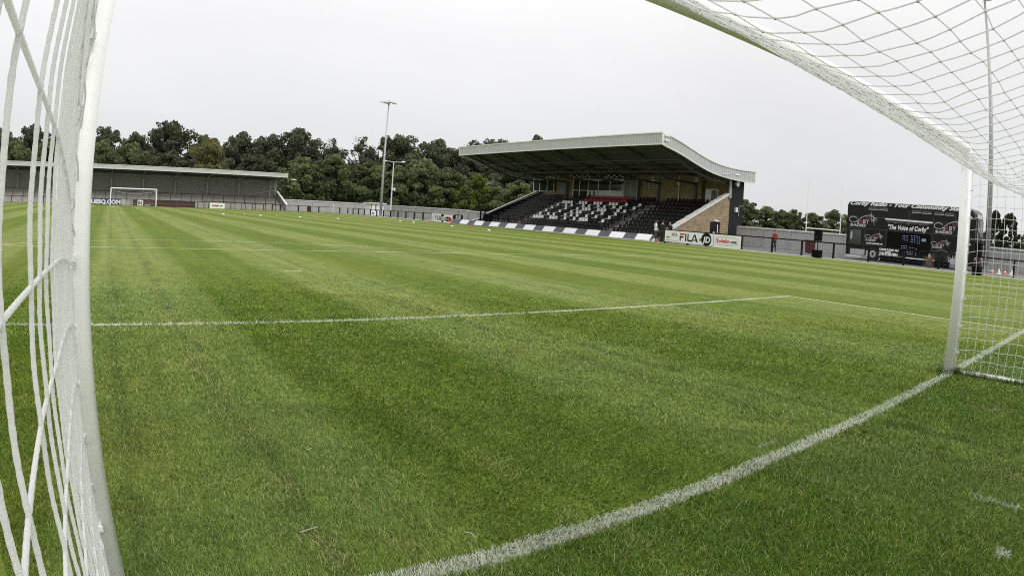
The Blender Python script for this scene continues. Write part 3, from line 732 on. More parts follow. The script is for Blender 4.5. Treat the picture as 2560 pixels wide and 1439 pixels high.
mb.v = [(a, b_, c) for a, b_, c in mb.v]; 
mb2 = MB()
for k in range(7):
    y0 = 105.2 + k * .95; y1 = 105.2 + (k + 1) * .95 if k < 6 else 111.95; z1 = zf + .12 + .33 * k; mb2.box((X0, y0, zf - .05), (X1 - .12, y1, z1))
mb2.build('terrace_steps', M['concrete'], ft)
mb = MB(); mb.prism([(104.4, zf), (111.9, zf), (111.9, 2.85), (111.2, 2.7), (104.4, .55)], (X1 - .1, 0, 0), (0, 1, 0), (0, 0, 1), (.2, 0, 0)); ew = mb.build('end_wall', M['standback'], ft)
mb = MB(); mb.beam((X1, 104.35, .60), (X1, 111.3, 2.78), .34, .12); mb.build('coping', M['trim'], ew)
# crush barriers on the steps
def barrier(x0, x1, y, z, h, label):
    t = thing('crush_barrier', label, 'barrier', (x0, y, z))
    mb = MB(); mb.beam((x0, y, z + h), (x1, y, z + h), .08); mb.build('rail', M['black'], t)
    n = max(1, round((x1 - x0) / 1.87))
    for i in range(n + 1):
        x = x0 + (x1 - x0) * i / n; mb = MB(); mb.box((x - .04, y - .04, z - .02), (x + .04, y + .04, z + h)); mb.build('post', M['black'], t)
bz = zf + .12 + .33 * 2
barrier(-31, -17.2, 107.6, bz, 1.3, 'black crush barrier on the far terrace, left of the near net strands')
barrier(-15.6, .9, 107.6, bz, 1.3, 'black crush barrier on the far terrace behind the BLUESQ.COM board')
barrier(3.0, 25.2, 107.6, bz, 1.3, 'long black crush barrier on the far terrace behind the dark board')
barrier(12.2, 24.6, 105.0, zf, 1.05, 'lower front crush barrier of the far terrace, right half')

# ------------------------------------------------------------------ main stand
ST = thing('grandstand', 'main stand with upswept grey roof over black seats and brick end wall', 'stand', (40, 46, -.1))
YS, YN = 31.3, 60.5
rp_ = [(33.05, 8.13), (35.1, 7.70), (37.65, 6.98), (39.2, 6.62), (40.9, 6.43), (43.3, 6.37), (45.7, 6.47)]
bp_ = [(33.05, 7.20), (35.1, 6.78), (37.65, 6.07), (39.2, 5.72), (40.9, 5.52), (43.3, 5.42), (45.7, 5.46)]
def interp(tab, x):
    for (a, za), (b, zb) in zip(tab[:-1], tab[1:]):
        if x <= b: return za + (zb - za) * (x - a) / (b - a)
    return tab[-1][1]
def smooth(tab, n=28):
    xs_ = [tab[0][0] + (tab[-1][0] - tab[0][0]) * i / n for i in range(n + 1)]
    out = []
    for i, x in enumerate(xs_):
        zs_ = [interp(tab, min(max(x + d, tab[0][0]), tab[-1][0])) for d in (-.7, -.35, 0, .35, .7)] if 0 < i < n else [interp(tab, x)]
        out.append((x, sum(zs_) / len(zs_)))
    return out
RT, RB = smooth(rp_), smooth(bp_)
# roof deck
rf = None
mb = MB(); k = len(RT)
for (x, z) in RT: mb.v += [(x, YS, z), (x, YN, z)]
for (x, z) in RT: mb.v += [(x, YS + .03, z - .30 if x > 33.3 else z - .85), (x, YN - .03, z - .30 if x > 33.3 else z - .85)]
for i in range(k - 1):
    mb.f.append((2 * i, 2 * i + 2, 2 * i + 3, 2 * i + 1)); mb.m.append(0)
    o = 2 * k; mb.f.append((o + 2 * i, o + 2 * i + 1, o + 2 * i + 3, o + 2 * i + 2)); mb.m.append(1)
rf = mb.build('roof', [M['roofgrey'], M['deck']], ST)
mb = MB(); mb.ribbed((33.05, YN, 0), (33.05, YS, 0), lambda t_: 7.26, lambda t_: 8.08, (-1, 0, 0), .3, .05)
fr = mb.build('front_fascia', M['fascia'], ST)
mb = MB(); mb.box((32.98, YS - .05, 8.06), (33.12, YN, 8.15)); mb.box((32.98, YS - .05, 7.19), (33.10, YN, 7.26)); mb.box((32.97, YN - .06, 7.2), (33.1, YN + .04, 8.14)); mb.box((32.96, YS - .1, 7.2), (33.5, YS - .02, 8.10)); mb.build('trim', M['trim'], fr)
for y, nm in ((YS, (0, -1, 0)), (YN, (0, 1, 0))):
    mb = MB(); x0 = 33.5
    mb.ribbed((x0, y, 0), (45.7, y, 0), lambda t_: interp(RB, x0 + (45.7 - x0) * t_) + .05, lambda t_: interp(RT, x0 + (45.7 - x0) * t_) - .05, nm, .3, .05)
    sf = mb.build('side_fascia', M['fascia'], ST)
    mb = MB(); s_ = nm[1]
    for tab, th in ((RT, .09), (RB, .07)):
        for (a, za), (b, zb) in zip(tab[:-1], tab[1:]): mb.beam((a, y + .02 * s_, za), (b + .01, y + .02 * s_, zb), .14, th)
    mb.box((45.66, y - .06, 5.45), (45.76, y + .06, 6.5)); mb.build('trim', M['trim'], sf)
mb = MB(); mb.box((45.55, YS + .05, 5.5), (45.68, YN - .05, 6.45)); mb.build('rear_fascia', M['fascia'], ST)
# trusses and purlins
for i in range(7):
    y = 32.3 + i * 4.62; mb = MB()
    zt = lambda x: interp(RT, x) - .42
    pts_ = [(33.9, 7.25), (36, 6.5), (38.2, 5.72), (40.5, 5.28), (44.2, 5.15)]
    for (a, za), (b, zb) in zip(pts_[:-1], pts_[1:]): mb.beam((a, y, za), (b, y, zb), .15, .19)
    top = [(x, zt(x)) for x in (33.6, 35, 37, 39, 41, 43, 44.6)]
    for (a, za), (b, zb) in zip(top[:-1], top[1:]): mb.beam((a, y, za), (b, y, zb), .13, .16)
    for (a, za), (b, zb) in zip(pts_[1:4], [(35.4, zt(35.4)), (37.4, zt(37.4)), (39.6, zt(39.6))]): mb.beam((a, y, za), (b, y, zb), .07)
    for (a, za), (b, zb) in zip(pts_[1:4], [(37.1, zt(37.1)), (39.2, zt(39.2)), (42, zt(42))]): mb.beam((a, y, za), (b, y, zb), .07)
    mb.beam((44.3, y, .3), (44.3, y, 5.3), .22, .22)
    mb.build('roof_truss', M['steel'], ST)
mb = MB()
for x in (34.4, 35.7, 37, 38.3, 39.6, 40.9, 42.2, 43.5): z = interp(RT, x) - .36; mb.beam((x, YS + .1, z), (x, YN - .1, z), .07, .13)
for x, z in ((36, 6.4), (38.2, 5.66), (40.5, 5.24)): mb.tube([(x, 32.3, z), (x, 60.0, z)], .055, 6)
mb.build('purlin_set', M['steel'], ST)
# terrace
X_R, Z_R = 36.30, -.14
def rowx(r): return X_R + .76 * r
def rowz(r): return Z_R + .34 * r
mb = MB()
for r in range(10): mb.box((rowx(r) - .28, 32.25, -.4), (rowx(r) + .48 if r < 9 else 44.35, 60.0, rowz(r)))
for y0 in (39.75, 53.35):       # half steps in the aisles
    for r in range(10): mb.box((rowx(r) - .60, y0, -.38), (rowx(r) - .28, y0 + 1.1, rowz(r) - .17))
mb.build('terrace_steps', M['concrete'], ST)
mb = MB(); mb.box((44.35, 36.3, -.3), (44.6, 60.6, 6.1)); mb.box((44.85, 32.21, -.2), (44.98, 36.7, 6.0)); mb.box((44.61, 36.31, -.2), (44.84, 36.7, 6.0)); mb.box((44.36, 32.25, -.3), (44.84, 36.29, 3.0))
mb.build('rear_wall', M['bricky'], ST)
# south end wall
poly = [(35.35, -.2), (43.0, -.2), (43.0, 4.12), (42.72, 4.12), (35.45, .80)]
mb = MB(); mb.prism(poly, (0, 31.98, 0), (1, 0, 0), (0, 0, 1), (0, .27, 0)); ew = mb.build('end_wall', M['brickx'], ST)
mb = MB()
for i in range(7):
    a = i / 7; b = (i + 1) / 7; xa, xb = 35.35 + 7.45 * a, 35.35 + 7.45 * b - .02; za, zb = .80 + 3.36 * a, .80 + 3.36 * b
    mb.prism([(xa, za), (xb, zb - .02), (xb, zb + .16), (xa - .06, za + .20)], (0, 31.88, 0), (1, 0, 0), (0, 0, 1), (0, .46, 0))
mb.build('coping', M['capwhite'], ew)
# north end wall with pale coping
mb = MB(); mb.prism([(36.4, -.3), (44.3, -.3), (44.3, 4.0), (37.1, 1.15), (36.4, .9)], (0, 60.05, 0), (1, 0, 0), (0, 0, 1), (0, .2, 0)); nw = mb.build('end_wall', M['darkclad'], ST)
mb = MB()
for i in range(8):
    a = i / 8; b = (i + 1) / 8 - .008; mb.beam((36.9 + 6.9 * a, 60.12, 1.12 + 2.95 * a), (36.9 + 6.9 * b, 60.12, 1.12 + 2.95 * b), .30, .10)
mb.build('coping', M['capwhite'], nw)
# black clad corner block
mb = MB(); mb.ribbed((43.0, 31.95, 0), (45.0, 31.95, 0), lambda t_: -.2, lambda t_: 5.7, (0, -1, 0), .2, .02); mb.box((43.02, 31.97, -.2), (45.0, 32.2, 5.52)); mb.build('clad_tower', M['darkclad'], ST)
mb = MB(); mb.tube([(42.85, 31.9, 4.0), (42.85, 31.9, 5.6)], .11, 10); mb.tube([(42.85, 31.9, 3.9), (42.85, 31.9, 4.7)], .14, 10); mb.build('downpipe', M['metal'], ST)
mb = MB(); mb.box((40.42, 31.90, -.2), (41.68, 31.975, 1.74)); dr = mb.build('door', M['black'], ST)
mb = MB(); mb.box((41.30, 31.88, -.1), (41.38, 31.93, 1.55)); mb.build('pull_handle', M['frame'], dr)
mb = MB(); mb.box((40.72, 31.88, .62), (41.0, 31.899, .90)); mb.build('notice', M['panelwhite'], dr)
mb = MB(); mb.box((40.75, 31.80, 1.80), (41.35, 31.97, 1.92)); tag(mb.build('bulkhead_light', M['lamp'], ST), 'white light above the end wall door')
# glazed boxes under the roof
def glazed(nm, x, ys, z0, z1, sill, label):
    f = MB(); f.box((x, ys[0] - .05, z0 - .06), (x + .35, ys[-1] + .05, z0)); f.box((x, ys[0] - .05, z1), (x + .35, ys[-1] + .05, z1 + .07))
    for y in ys: f.box((x - .01, y - .035, z0 - (.62 if sill else .05)), (x + .06, y + .035, z1))
    wn = f.build('window', M['frame'], ST); tag(wn, label)
    g = MB(); g.box((x + .03, ys[0], z0), (x + .05, ys[-1], z1)); g.build('pane', M['glass'], wn)
glazed('box', 44.0, [57.45, 58.7, 60.1, 61.3], 4.10, 5.42, False, 'small glazed box at the left rear of the stand')
glazed('box', 43.95, [46.2, 48.1, 49.9, 51.5, 52.9, 54.0], 4.28, 5.40, True, 'wide glazed box behind the red seats')
mb = MB(); mb.box((44.0, 46.25, 3.55), (44.3, 50.0, 4.2)); tag(mb.build('box_panel', M['capwhite'], ST), 'pale panels below the right half of the glazed box')
mb = MB(); mb.box((44.02, 51.9, 3.4), (44.3, 53.95, 4.2)); mb.build('box_panel', M['black'], ST)
for y in (50.1, 50.75, 51.4):
    mb = MB(); mb.box((43.98, y, 3.5), (44.25, y + .28, 4.2)); mb.build('box_panel', M['capwhite'], ST)
mb = MB(); mb.box((43.9, 44.1, 3.3), (44.32, 46.0, 5.4)); d2 = mb.build('door', M['doorgrey'], ST)
mb = MB()
for y in (44.1, 45.0, 45.95): mb.box((43.86, y - .04, 3.3), (43.895, y + .04, 5.4))
mb.build('door_frame', M['metal'], d2)
mb = MB(); mb.box((43.9, 55.2, 3.7), (44.32, 56.2, 5.3)); mb.build('door', M['doorgrey'], ST)
mb = MB(); mb.box((43.2, 44.5, 5.46), (44.3, 54.6, 5.52)); mb.build('box_canopy', M['metal'], ST)
mb = MB(); i = 0
y = 45.3
while y < 54.2:
    if not 49.0 < y < 49.3: mb = MB(); mb.box((43.93, y, 5.60 + .16 * (i % 2)), (43.97, y + .34, 5.76 + .16 * (i % 2))); mb.build('check_square', M['capwhite'], ST)
    i += 1; y += .42
y = 57.4
while y < 61.2: mb = MB(); mb.box((43.93, y, 5.50), (43.97, y + .28, 5.78)); mb.build('check_square', M['capwhite'], ST); y += .6
mb = MB(); mb.box((44.55, 34.5, 3.25), (44.84, 35.95, 4.75)); wn = mb.build('window', M['frame'], ST)
mb = MB(); mb.box((44.53, 34.6, 3.35), (44.549, 35.25, 4.65)); mb.build('pane', M['doorgrey'], wn)
for y in (38.95,): mb = MB(); mb.tube([(44.25, y, 3.2), (44.25, y, 5.9)], .07, 8); mb.box((44.1, y - .16, 5.0), (44.34, y + .16, 5.3)); mb.build('downpipe', M['capwhite'], ST)
for y, z in ((42.0, 5.45), (36.6, 5.5)):
    mb = MB(); mb.box((43.9, y - .2, z - .18), (44.25, y + .2, z + .18)); tag(mb.build('heater_unit', M['capwhite'], ST), 'small pale box fixed high on the rear brick wall')
# poster
t = thing('wall_poster', 'cream club poster with orange figures high on the brick rear wall', 'poster', (44.3, 42.3, 4.6))
mb = MB(); mb.box((44.24, 41.65, 4.62), (44.33, 42.95, 5.78)); mb.build('board', M['poster'], t)
mb = MB(); o3 = Vector((44.24, 42.95, 4.62))
for (a0, b0, a1, b1, mi) in ((.35, .82, .6, 1.0, 0), (.7, .82, .98, 1.03, 0), (.42, .62, .6, .82, 1), (.72, .64, .86, .82, 1)): flat(mb, disc_poly((a0 + a1) / 2, (b0 + b1) / 2, (a1 - a0) / 2, 10), o3, Vector((0, -1, 0)), Vector((0, 0, 1)), Vector((-1, 0, 0)), .006, mi)
lay(mb, 'CORBY TOWN', o3 + Vector((-.0, -.06, .34)), (0, -1, 0), (0, 0, 1), .18, .01, fit=1.15); lay(mb, 'FOOTBALL CLUB', o3 + Vector((0, -.1, .1)), (0, -1, 0), (0, 0, 1), .16, .012, fit=1.05)
mb.build('print', [M['black'], M['jamorange']], t)
# handrails
def handrail(label, y, r0, r1, x0=None):
    t = thing('handrail', label, 'handrail', (rowx(r0), y, rowz(r0))); mb = MB()
    pts_ = [(rowx(r), y, rowz(r) + .95) for r in (r0, r1)]; mb.tube(pts_, .035, 6)
    for r in range(r0, r1 + 1, 2): mb.tube([(rowx(r), y, rowz(r)), (rowx(r), y, rowz(r) + .95)], .025, 6)
    mb.build('rail', M['black'], t)
handrail('sloping black handrail beside the brick end wall of the main stand', 32.9, 0, 9)
t = thing('handrail', 'black rail at the low left corner of the main stand seating', 'handrail', (36.6, 59.8, .2)); mb = MB()
mb.beam((36.5, 60.9, 1.0), (36.5, 55.4, 1.0), .06); mb.beam((36.5, 60.9, .55), (36.5, 55.4, .55), .04)
for y in (60.9, 59.1, 57.3, 55.4): mb.box((36.46, y - .04, -.2), (36.54, y + .04, 1.03))
mb.build('rail', M['black'], t)
t = thing('gate_post', 'tall black gate posts at the left corner of the main stand', 'gate', (37.0, 61.6, -.2)); mb = MB()
mb.box((36.9, 61.5, -.3), (37.05, 61.65, 1.5)); mb.box((36.9, 60.6, -.3), (37.02, 60.72, 1.5)); mb.beam((36.95, 61.5, 1.3), (36.95, 60.7, 1.3), .05); mb.build('post', M['black'], t)

# seats
def seat_mesh(m, name):
    mb = MB(); hw = .185
    pr = [(.16, .44), (.10, .425), (-.10, .42), (-.19, .44), (-.205, .46)]       # pan, front (towards -x) to back
    def strip(p, th):
        k_ = len(p); vs = []
        for x, z in p: vs += [(x, -hw, z), (x, hw, z)]
        for x, z in p: vs += [(x + th[0], -hw, z + th[1]), (x + th[0], hw, z + th[1])]
        fs = [(2 * i, 2 * i + 1, 2 * i + 3, 2 * i + 2) for i in range(k_ - 1)] + [(2 * k_ + 2 * i, 2 * k_ + 2 * i + 2, 2 * k_ + 2 * i + 3, 2 * k_ + 2 * i + 1) for i in range(k_ - 1)]
        fs += [(2 * i, 2 * i + 2, 2 * k_ + 2 * i + 2, 2 * k_ + 2 * i) for i in range(k_ - 1)] + [(2 * i + 1, 2 * k_ + 2 * i + 1, 2 * k_ + 2 * i + 3, 2 * i + 3) for i in range(k_ - 1)]
        fs += [(0, 2 * k_, 2 * k_ + 1, 1), (2 * k_ - 2, 2 * k_ - 1, 4 * k_ - 1, 4 * k_ - 2)]
        mb.add(vs, fs)
    strip(pr, (0, .03)); strip([(.17, .44), (.205, .56), (.225, .68), (.25, .76), (.275, .78)], (.03, .0))
    mb.box((.08, -.02, .0), (.15, .02, .43))
    mb.v = [(x, y * (1 - .12 * max(0, (z - .66) / .12)), z) for x, y, z in mb.v]
    me_o = mb.build(name, m); b_ = me_o.modifiers.new('b', 'BEVEL'); b_.width = .012; b_.segments = 1
    me = bpy.data.meshes.new_from_object(me_o.evaluated_get(bpy.context.evaluated_depsgraph_get())); bpy.data.objects.remove(me_o)
    me.name = name; return me
ms_ = {k_: seat_mesh(M[k_], 'stand_seat') for k_ in ('blackseat', 'whiteseat', 'redseat')}
# the word CORBY picked out in white seats, rows 7 (top) to 2
LET = ["####..###..###..###..#...#", "#..#.#...#.#..#.#..#.#...#", "#....#...#.###..###...#.#.", "#....#...#.##...#..#...#..", "#..#.#...#.#.#..#..#...#..", "####..###..#..#.###....#.."]
nm = ['C', 'O', 'R', 'B', 'Y']; nb = [(0, 3), (5, 9), (11, 14), (16, 19), (21, 25)]
seats = []
ordn = ['front', 'second', 'third', 'fourth', 'fifth', 'sixth', 'seventh', 'eighth', 'ninth', 'top']
SP = .452
for r in range(10):
    for c in range(27):
        y = 52.95 - SP * c; kind = 'blackseat'
        if 2 <= r <= 7 and c < 26 and LET[7 - r][c] == '#': kind = 'whiteseat'
        if r in (8, 9) and 5.6 <= c <= 19.4: kind = 'redseat'
        if r == 9 and c < 5: continue
        if r == 9 and 19.4 < c < 22: continue
        if kind == 'whiteseat':
            li = [i for i, (a, b) in enumerate(nb) if a <= c <= b][0]
            lb = 'white seat in the letter %s of CORBY, %s row, %s of that letter' % (nm[li], ordn[r], 'column %d' % (c - nb[li][0] + 1))
        elif kind == 'redseat': lb = 'red seat in the %s row of the middle block, place %d from the left' % (ordn[r], c - 5)
        else: lb = 'black seat in the %s row of the middle block, place %d from the left aisle' % (ordn[r], c + 1)
        seats.append((rowx(r), y, rowz(r), kind, lb, 'middle block'))
    for c in range(15):
        y = 39.45 - .47 * c
        if r == 0 and c > 12: continue
        seats.append((rowx(r), y, rowz(r), 'blackseat', 'black seat in the %s row of the right block, place %d from the aisle' % (ordn[r], c + 1), 'right block'))
    for c in range(12):
        y = 54.75 + .455 * c
        if r < 1 or (r == 9 and c < 1): continue
        seats.append((rowx(r), y, rowz(r), 'blackseat', '', 'left block'))
seats.sort(key=lambda s_: (Vector(s_[:3]) - CAM).length)
for x, y, z, kd, lb, gp in seats[:300]:
    o = bpy.data.objects.new('stand_seat', ms_[kd]); col.objects.link(o); o.location = (x, y + rng.uniform(-.012, .012), z); o.rotation_euler = (0, 0, rng.uniform(-.03, .03))
    tag(o, lb, 'seat', 'tip-up seats of the main stand')
mb = MB(); cache = {}
for k_, me in ms_.items(): cache[k_] = ([tuple(v.co) for v in me.vertices], [tuple(p.vertices) for p in me.polygons])
mi_ = {'blackseat': 0, 'whiteseat': 1, 'redseat': 2}
for x, y, z, kd, lb, gp in seats[300:]:
    vs, fs = cache[kd]; mb.add([(a + x, b + y, c + z) for a, b, c in vs], fs, mi_[kd])
tag(mb.build('stand_seats', [M['blackseat'], M['whiteseat'], M['redseat']]), 'remaining rows of mostly black seats in the left and far part of the main stand', 'seats', kind='stuff')
# one pale shirted steward far back in the left block is only a few pixels; striped barrier in front
SB = thing('striped_barrier', 'low sloping grey barrier with white panels along the front of the main stand', 'barrier', (33.6, 46, -.2))
def zb(y): return G(33.5, y) - .03
mb = MB(); ys_ = [62.4, 58, 54, 50, 46, 42, 38, 34, 32.35]
for y0, y1 in zip(ys_[:-1], ys_[1:]):
    a0, a1 = zb(y0), zb(y1)
    vs = [(33.45, y0, a0), (33.45, y1, a1), (33.50, y1, a1 + .04), (33.50, y0, a0 + .04), (33.88, y1, a1 + .52), (33.88, y0, a0 + .52), (34.05, y1, a1 + .52), (34.05, y0, a0 + .52), (34.05, y1, a1), (34.05, y0, a0)]
    mb.add(vs, [(0, 1, 2, 3), (3, 2, 4, 5), (5, 4, 6, 7), (7, 6, 8, 9)])
mb.add([(33.45, 32.35, zb(32.35)), (33.5, 32.35, zb(32.35) + .04), (33.88, 32.35, zb(32.35) + .52), (34.05, 32.35, zb(32.35) + .52), (34.05, 32.35, zb(32.35))], [(0, 4, 3, 2, 1)])
mb.build('sloping_face', M['panelgrey'], SB)
for k in range(10):
    y1 = 60.35 - 2.93 * k; y0 = y1 - 1.60; mb = MB(); d = Vector((.38, 0, .48)).normalized(); n = Vector((-.48, 0, .38)).normalized()
    if y0 < 32.4: y0 = 32.42
    P_ = [Vector((33.5, y1, zb(y1) + .055)), Vector((33.5, y0, zb(y0) + .055))]; Q_ = [p + d * .575 for p in P_]
    vs = [p + n * h_ for h_ in (.004, .03) for p in (P_[0], P_[1], Q_[1], Q_[0])]
    mb.add(vs, [(4, 5, 6, 7), (0, 1, 5, 4), (1, 2, 6, 5), (2, 3, 7, 6), (3, 0, 4, 7)]); mb.build('white_panel', M['panelwhite'], SB)
# lamps
def oval_lamp(name, label, p, arm, L_=.75):
    t = thing(name, label, 'lamp', p); mb = MB(); n = 12; p = Vector(p)
    for i, (s_, r_) in enumerate(((0, .05), (.1, .13), (.35, .17), (.65, .14), (.78, .04))):
        for j in range(n):
            a = 2 * math.pi * j / n; mb.v.append(tuple(p + Vector((s_ * L_, math.cos(a) * r_, math.sin(a) * r_ * .55))))
    for i in range(4):
        for j in range(n): mb.f.append((i * n + j, i * n + (j + 1) % n, (i + 1) * n + (j + 1) % n, (i + 1) * n + j)); mb.m.append(0)
    mb.build('lamp_head', M['lamp'], t, smooth=True)
    mb = MB(); mb.tube([p, Vector(arm)], .035, 6); mb.build('bracket', M['metal'], t)
oval_lamp('bracket_lamp', 'white oval lamp on a bracket over the right side of the stand roof edge', (41.75, 30.6, 5.80), (40.6, 31.3, 5.75))
oval_lamp('bracket_lamp', 'white oval lamp reaching out from the right end of the far stand', (26.9, 104.6, 4.75), (26.3, 106, 4.2), 1.3)
oval_lamp('bracket_lamp', 'small white lamp hanging below the left end of the main stand roof', (37.0, 60.7, 4.45), (38.0, 60.4, 5.2), .8)
t = thing('security_camera', 'pair of small white cameras at the front corner of the main stand roof', 'camera', (33.4, 31.2, 7.6)); mb = MB()
for z in (7.9, 7.55): mb = MB(); mb.box((33.12, 31.0, z - .07), (33.55, 31.18, z + .05)); mb.build('camera_housing', M['lamp'], t)
t = thing('wall_speaker', 'round white speaker at the top of the black clad tower', 'speaker', (43.6, 31.7, 5.3)); mb = MB(); mb.tube([(43.6, 31.93, 5.22), (43.6, 31.6, 5.18)], [.12, .24], 16); mb.build('horn', M['lamp'], t)
t = thing('wall_lamp', 'small white lamp with a bent pipe halfway up the black clad tower', 'lamp', (43.8, 31.8, 2.9)); mb = MB(); mb.box((43.68, 31.72, 2.75), (43.92, 31.92, 3.15)); mb.build('lamp_head', M['lamp'], t)
mb = MB(); mb.tube([(44.9, 31.88, 3.3), (44.3, 31.88, 3.3), (44.3, 31.88, 2.4)], .03, 6); mb.build('pipe', M['metal'], t)

# ------------------------------------------------------------------ grey boundary walls
def bwall(label, p, q, top0, top1, z0, n, step, base='wallgrey'):
    t = thing('boundary_wall', label, 'wall', (p[0], p[1], z0)); a = Vector((*p, 0)); b = Vector((*q, 0)); n = Vector(n)
    mb = MB(); mb.ribbed(a, b, lambda s_: z0, lambda s_: top0 + (top1 - top0) * s_ - .04, n, .26, .035)
    mb.add([(a.x, a.y, z0), (b.x, b.y, z0), (b.x, b.y, top1), (a.x, a.y, top0)], [(0, 1, 2, 3)])
    mb.v[-4:] = [tuple(Vector(v) - n * .06) for v in mb.v[-4:]]; mb.build('panels', M[base], t)
    Ln = (b - a).length; k = int(Ln / step)
    for i in range(k + 1):
        c = a.lerp(b, i / k) + n * .05; z1 = top0 + (top1 - top0) * i / k; mb = MB(); mb.box((c.x - .07, c.y - .07, z0 - .03), (c.x + .07, c.y + .07, z1 - .03)); mb.build('post', M['metal'], t)
    mb = MB(); mb.beam((a.x, a.y, top0), (b.x, b.y, top1), .22, .11); mb.build('capping', M['trim'], t)
bwall('grey corrugated wall behind the far corner rail, left of the white kiosk', (26.5, 107.3), (45.4, 107.3), 1.45, 1.40, -.46, (0, -1, 0), 2.65)
bwall('grey panelled wall running from the kiosk towards the main stand', (45.2, 107.0), (44.2, 76), 1.36, 1.28, -.46, (-1, 0, 0), 2.6)
bwall('grey wall section that closes the gap left of the main stand', (44.2, 75.8), (42.6, 62.8), 1.20, 1.12, -.40, (-1, 0, 0), 2.6)
bwall('ribbed grey wall between the black tower and the bus, under the trees', (43.7, 31.4), (43.5, -14), 1.52, 1.56, -.12, (-1, 0, 0), 2.6)
# stair parapet near the wall end
t = thing('parapet', 'white topped sloping parapet at the left corner of the main stand', 'wall', (38, 62.6, -.2)); mb = MB(); mb.prism([(35.8, -.3), (41.8, -.3), (41.8, .95), (39.6, .95), (35.8, -.02)], (0, 62.5, 0), (1, 0, 0), (0, 0, 1), (0, .2, 0)); mb.build('wall', M['metal'], t)
mb = MB(); mb.beam((35.8, 62.6, 0), (39.6, 62.6, .98), .3, .08); mb.beam((39.6, 62.6, .98), (41.8, 62.6, .98), .3, .08); mb.build('coping', M['capwhite'], t)

# ------------------------------------------------------------------ kiosk, bins, masts
t = thing('kiosk', 'small white timber kiosk with flat overhanging roof behind the corner rail', 'kiosk', (39.7, 98, -.4))
x0, x1, y0, y1 = 38.5, 40.95, 97.2, 99.2
mb = MB(); mb.box((x0, y0, -.38), (x1, y1, 1.5)); mb.build('walls', M['white'], t)
mb = MB(); mb.box((x0 - .35, y0 - .35, 1.5), (x1 + .4, y1 + .2, 1.66)); mb.build('roof', M['trim'], t)
for a, b in ((x0 + .12, x0 + .26), (x0 + .95, x0 + 1.1)):
    mb = MB(); mb.box((a, y0 - .03, .35), (b, y0 - .003, 1.42)); mb.build('opening', M['black'], t)
mb = MB(); mb.box((x0 + .34, y0 - .025, .42), (x0 + .86, y0 - .004, 1.38)); mb.box((x0 + 1.2, y0 - .025, .42), (x1 - .3, y0 - .004, 1.38)); mb.build('shutter', M['white'], t)
mb = MB(); mb.box((x0 + .4, y0 - .025, -.2), (x0 + .75, y0 - .004, .1)); mb.build('vent', M['doorgrey'], t)
t = thing('service_gate', 'grey double gate in the wall right of the white kiosk', 'gate', (42.6, 101.5, -.4)); mb = MB(); mb.box((41.3, 101.4, -.4), (44.2, 101.5, 1.35)); mb.build('leaf', M['metal'], t)
def bin_(label, x, y, z, s_=1.):
    t = thing('wheelie_bin', label, 'bin', (x, y, z)); mb = MB(); a, b = .30 * s_, .26 * s_
    vs = [(x - b, y - b, z + .05), (x + b, y - b, z + .05), (x + b, y + b, z + .05), (x - b, y + b, z + .05), (x - a, y - a, z + .95 * s_), (x + a, y - a, z + .95 * s_), (x + a, y + a, z + .95 * s_), (x - a, y + a, z + .95 * s_)]
    mb.add(vs, [(0, 3, 2, 1), (4, 5, 6, 7), (0, 1, 5, 4), (1, 2, 6, 5), (2, 3, 7, 6), (3, 0, 4, 7)]); mb.build('body', M['binred'], t)
    mb = MB(); mb.box((x - a - .03, y - a - .03, z + .95 * s_), (x + a + .03, y + a + .03, z + 1.03 * s_)); mb.build('lid', M['binred'], t)
    for yy_ in (-b, b): mb = MB(); mb.tube([(x + b, y + yy_ - .03, z + .09), (x + b, y + yy_ + .03, z + .09)], .09, 10); mb.build('wheel', M['rubber'], t)
bin_('dark red wheelie bin in front of the grey wall left of the bus', 38.5, 21.2, -.03, .95)
bin_('dark red bin behind the far corner rail', 30.4, 104.6, -.42, .98)
bin_('dark bin standing in front of the wall left of the main stand', 36.6, 67.4, -.2, .75)
# tall mast
def mast(label, x, y, h, z, heads=True):
    t = thing('floodlight_mast', label, 'floodlight', (x, y, z)); mb = MB(); mb.tube([(x, y, z), (x, y, z + h * .45), (x, y, z + h)], [.22, .15, .08], 16); mb.build('pole', M['metal'], t, smooth=True)
    mb = MB(); mb.box((x - .45, y - .45, z - .02), (x + .45, y + .45, z + .12)); mb.build('base', M['metal'], t)
    mb = MB(); mb.tube([(x - 1.0, y, z + h + .05), (x + 1.0, y, z + h + .05)], .07, 8); mb.tube([(x, y - .7, z + h + .05), (x, y + .7, z + h + .05)], .07, 8); mb.tube([(x, y, z + h - .3), (x, y, z + h + .35)], .16, 10); mb.build('headframe', M['metal'], t)
    for dx, dy in ((-1.0, 0), (-.55, -.45), (0, -.75), (.55, -.45), (1.0, 0), (0, .7)):
        mb = MB(); cx, cy, cz = x + dx, y + dy, z + h + .02
        mb.prism([(-.34, -.06), (.34, -.10), (.34, .05), (.1, .12), (-.34, .08)], (cx, cy - .24, cz), (1, 0, 0), (0, 0, 1), (0, .48, 0)); mb.build('lamp_head', M['lamp'], t)
mast('tall tapering floodlight mast standing by the corner rail in front of the wood', 36.4, 88.1, 16.85, -.35)
mast('tall grey floodlight mast rising beyond the right goalpost netting', 39.2, 7.95, 18.3, -.02)
t = thing('lamp_post', 'slim white lamp post with two opposed arms right of the tall mast', 'street lamp', (41.3, 95.2, -.4)); x, y, z = 41.3, 95.2, -.4
t.location = (x, y, z)
mb = MB(); mb.tube([(x, y, z), (x, y, z + 8.7)], [.12, .08], 10); mb.build('pole', M['capwhite'], t)
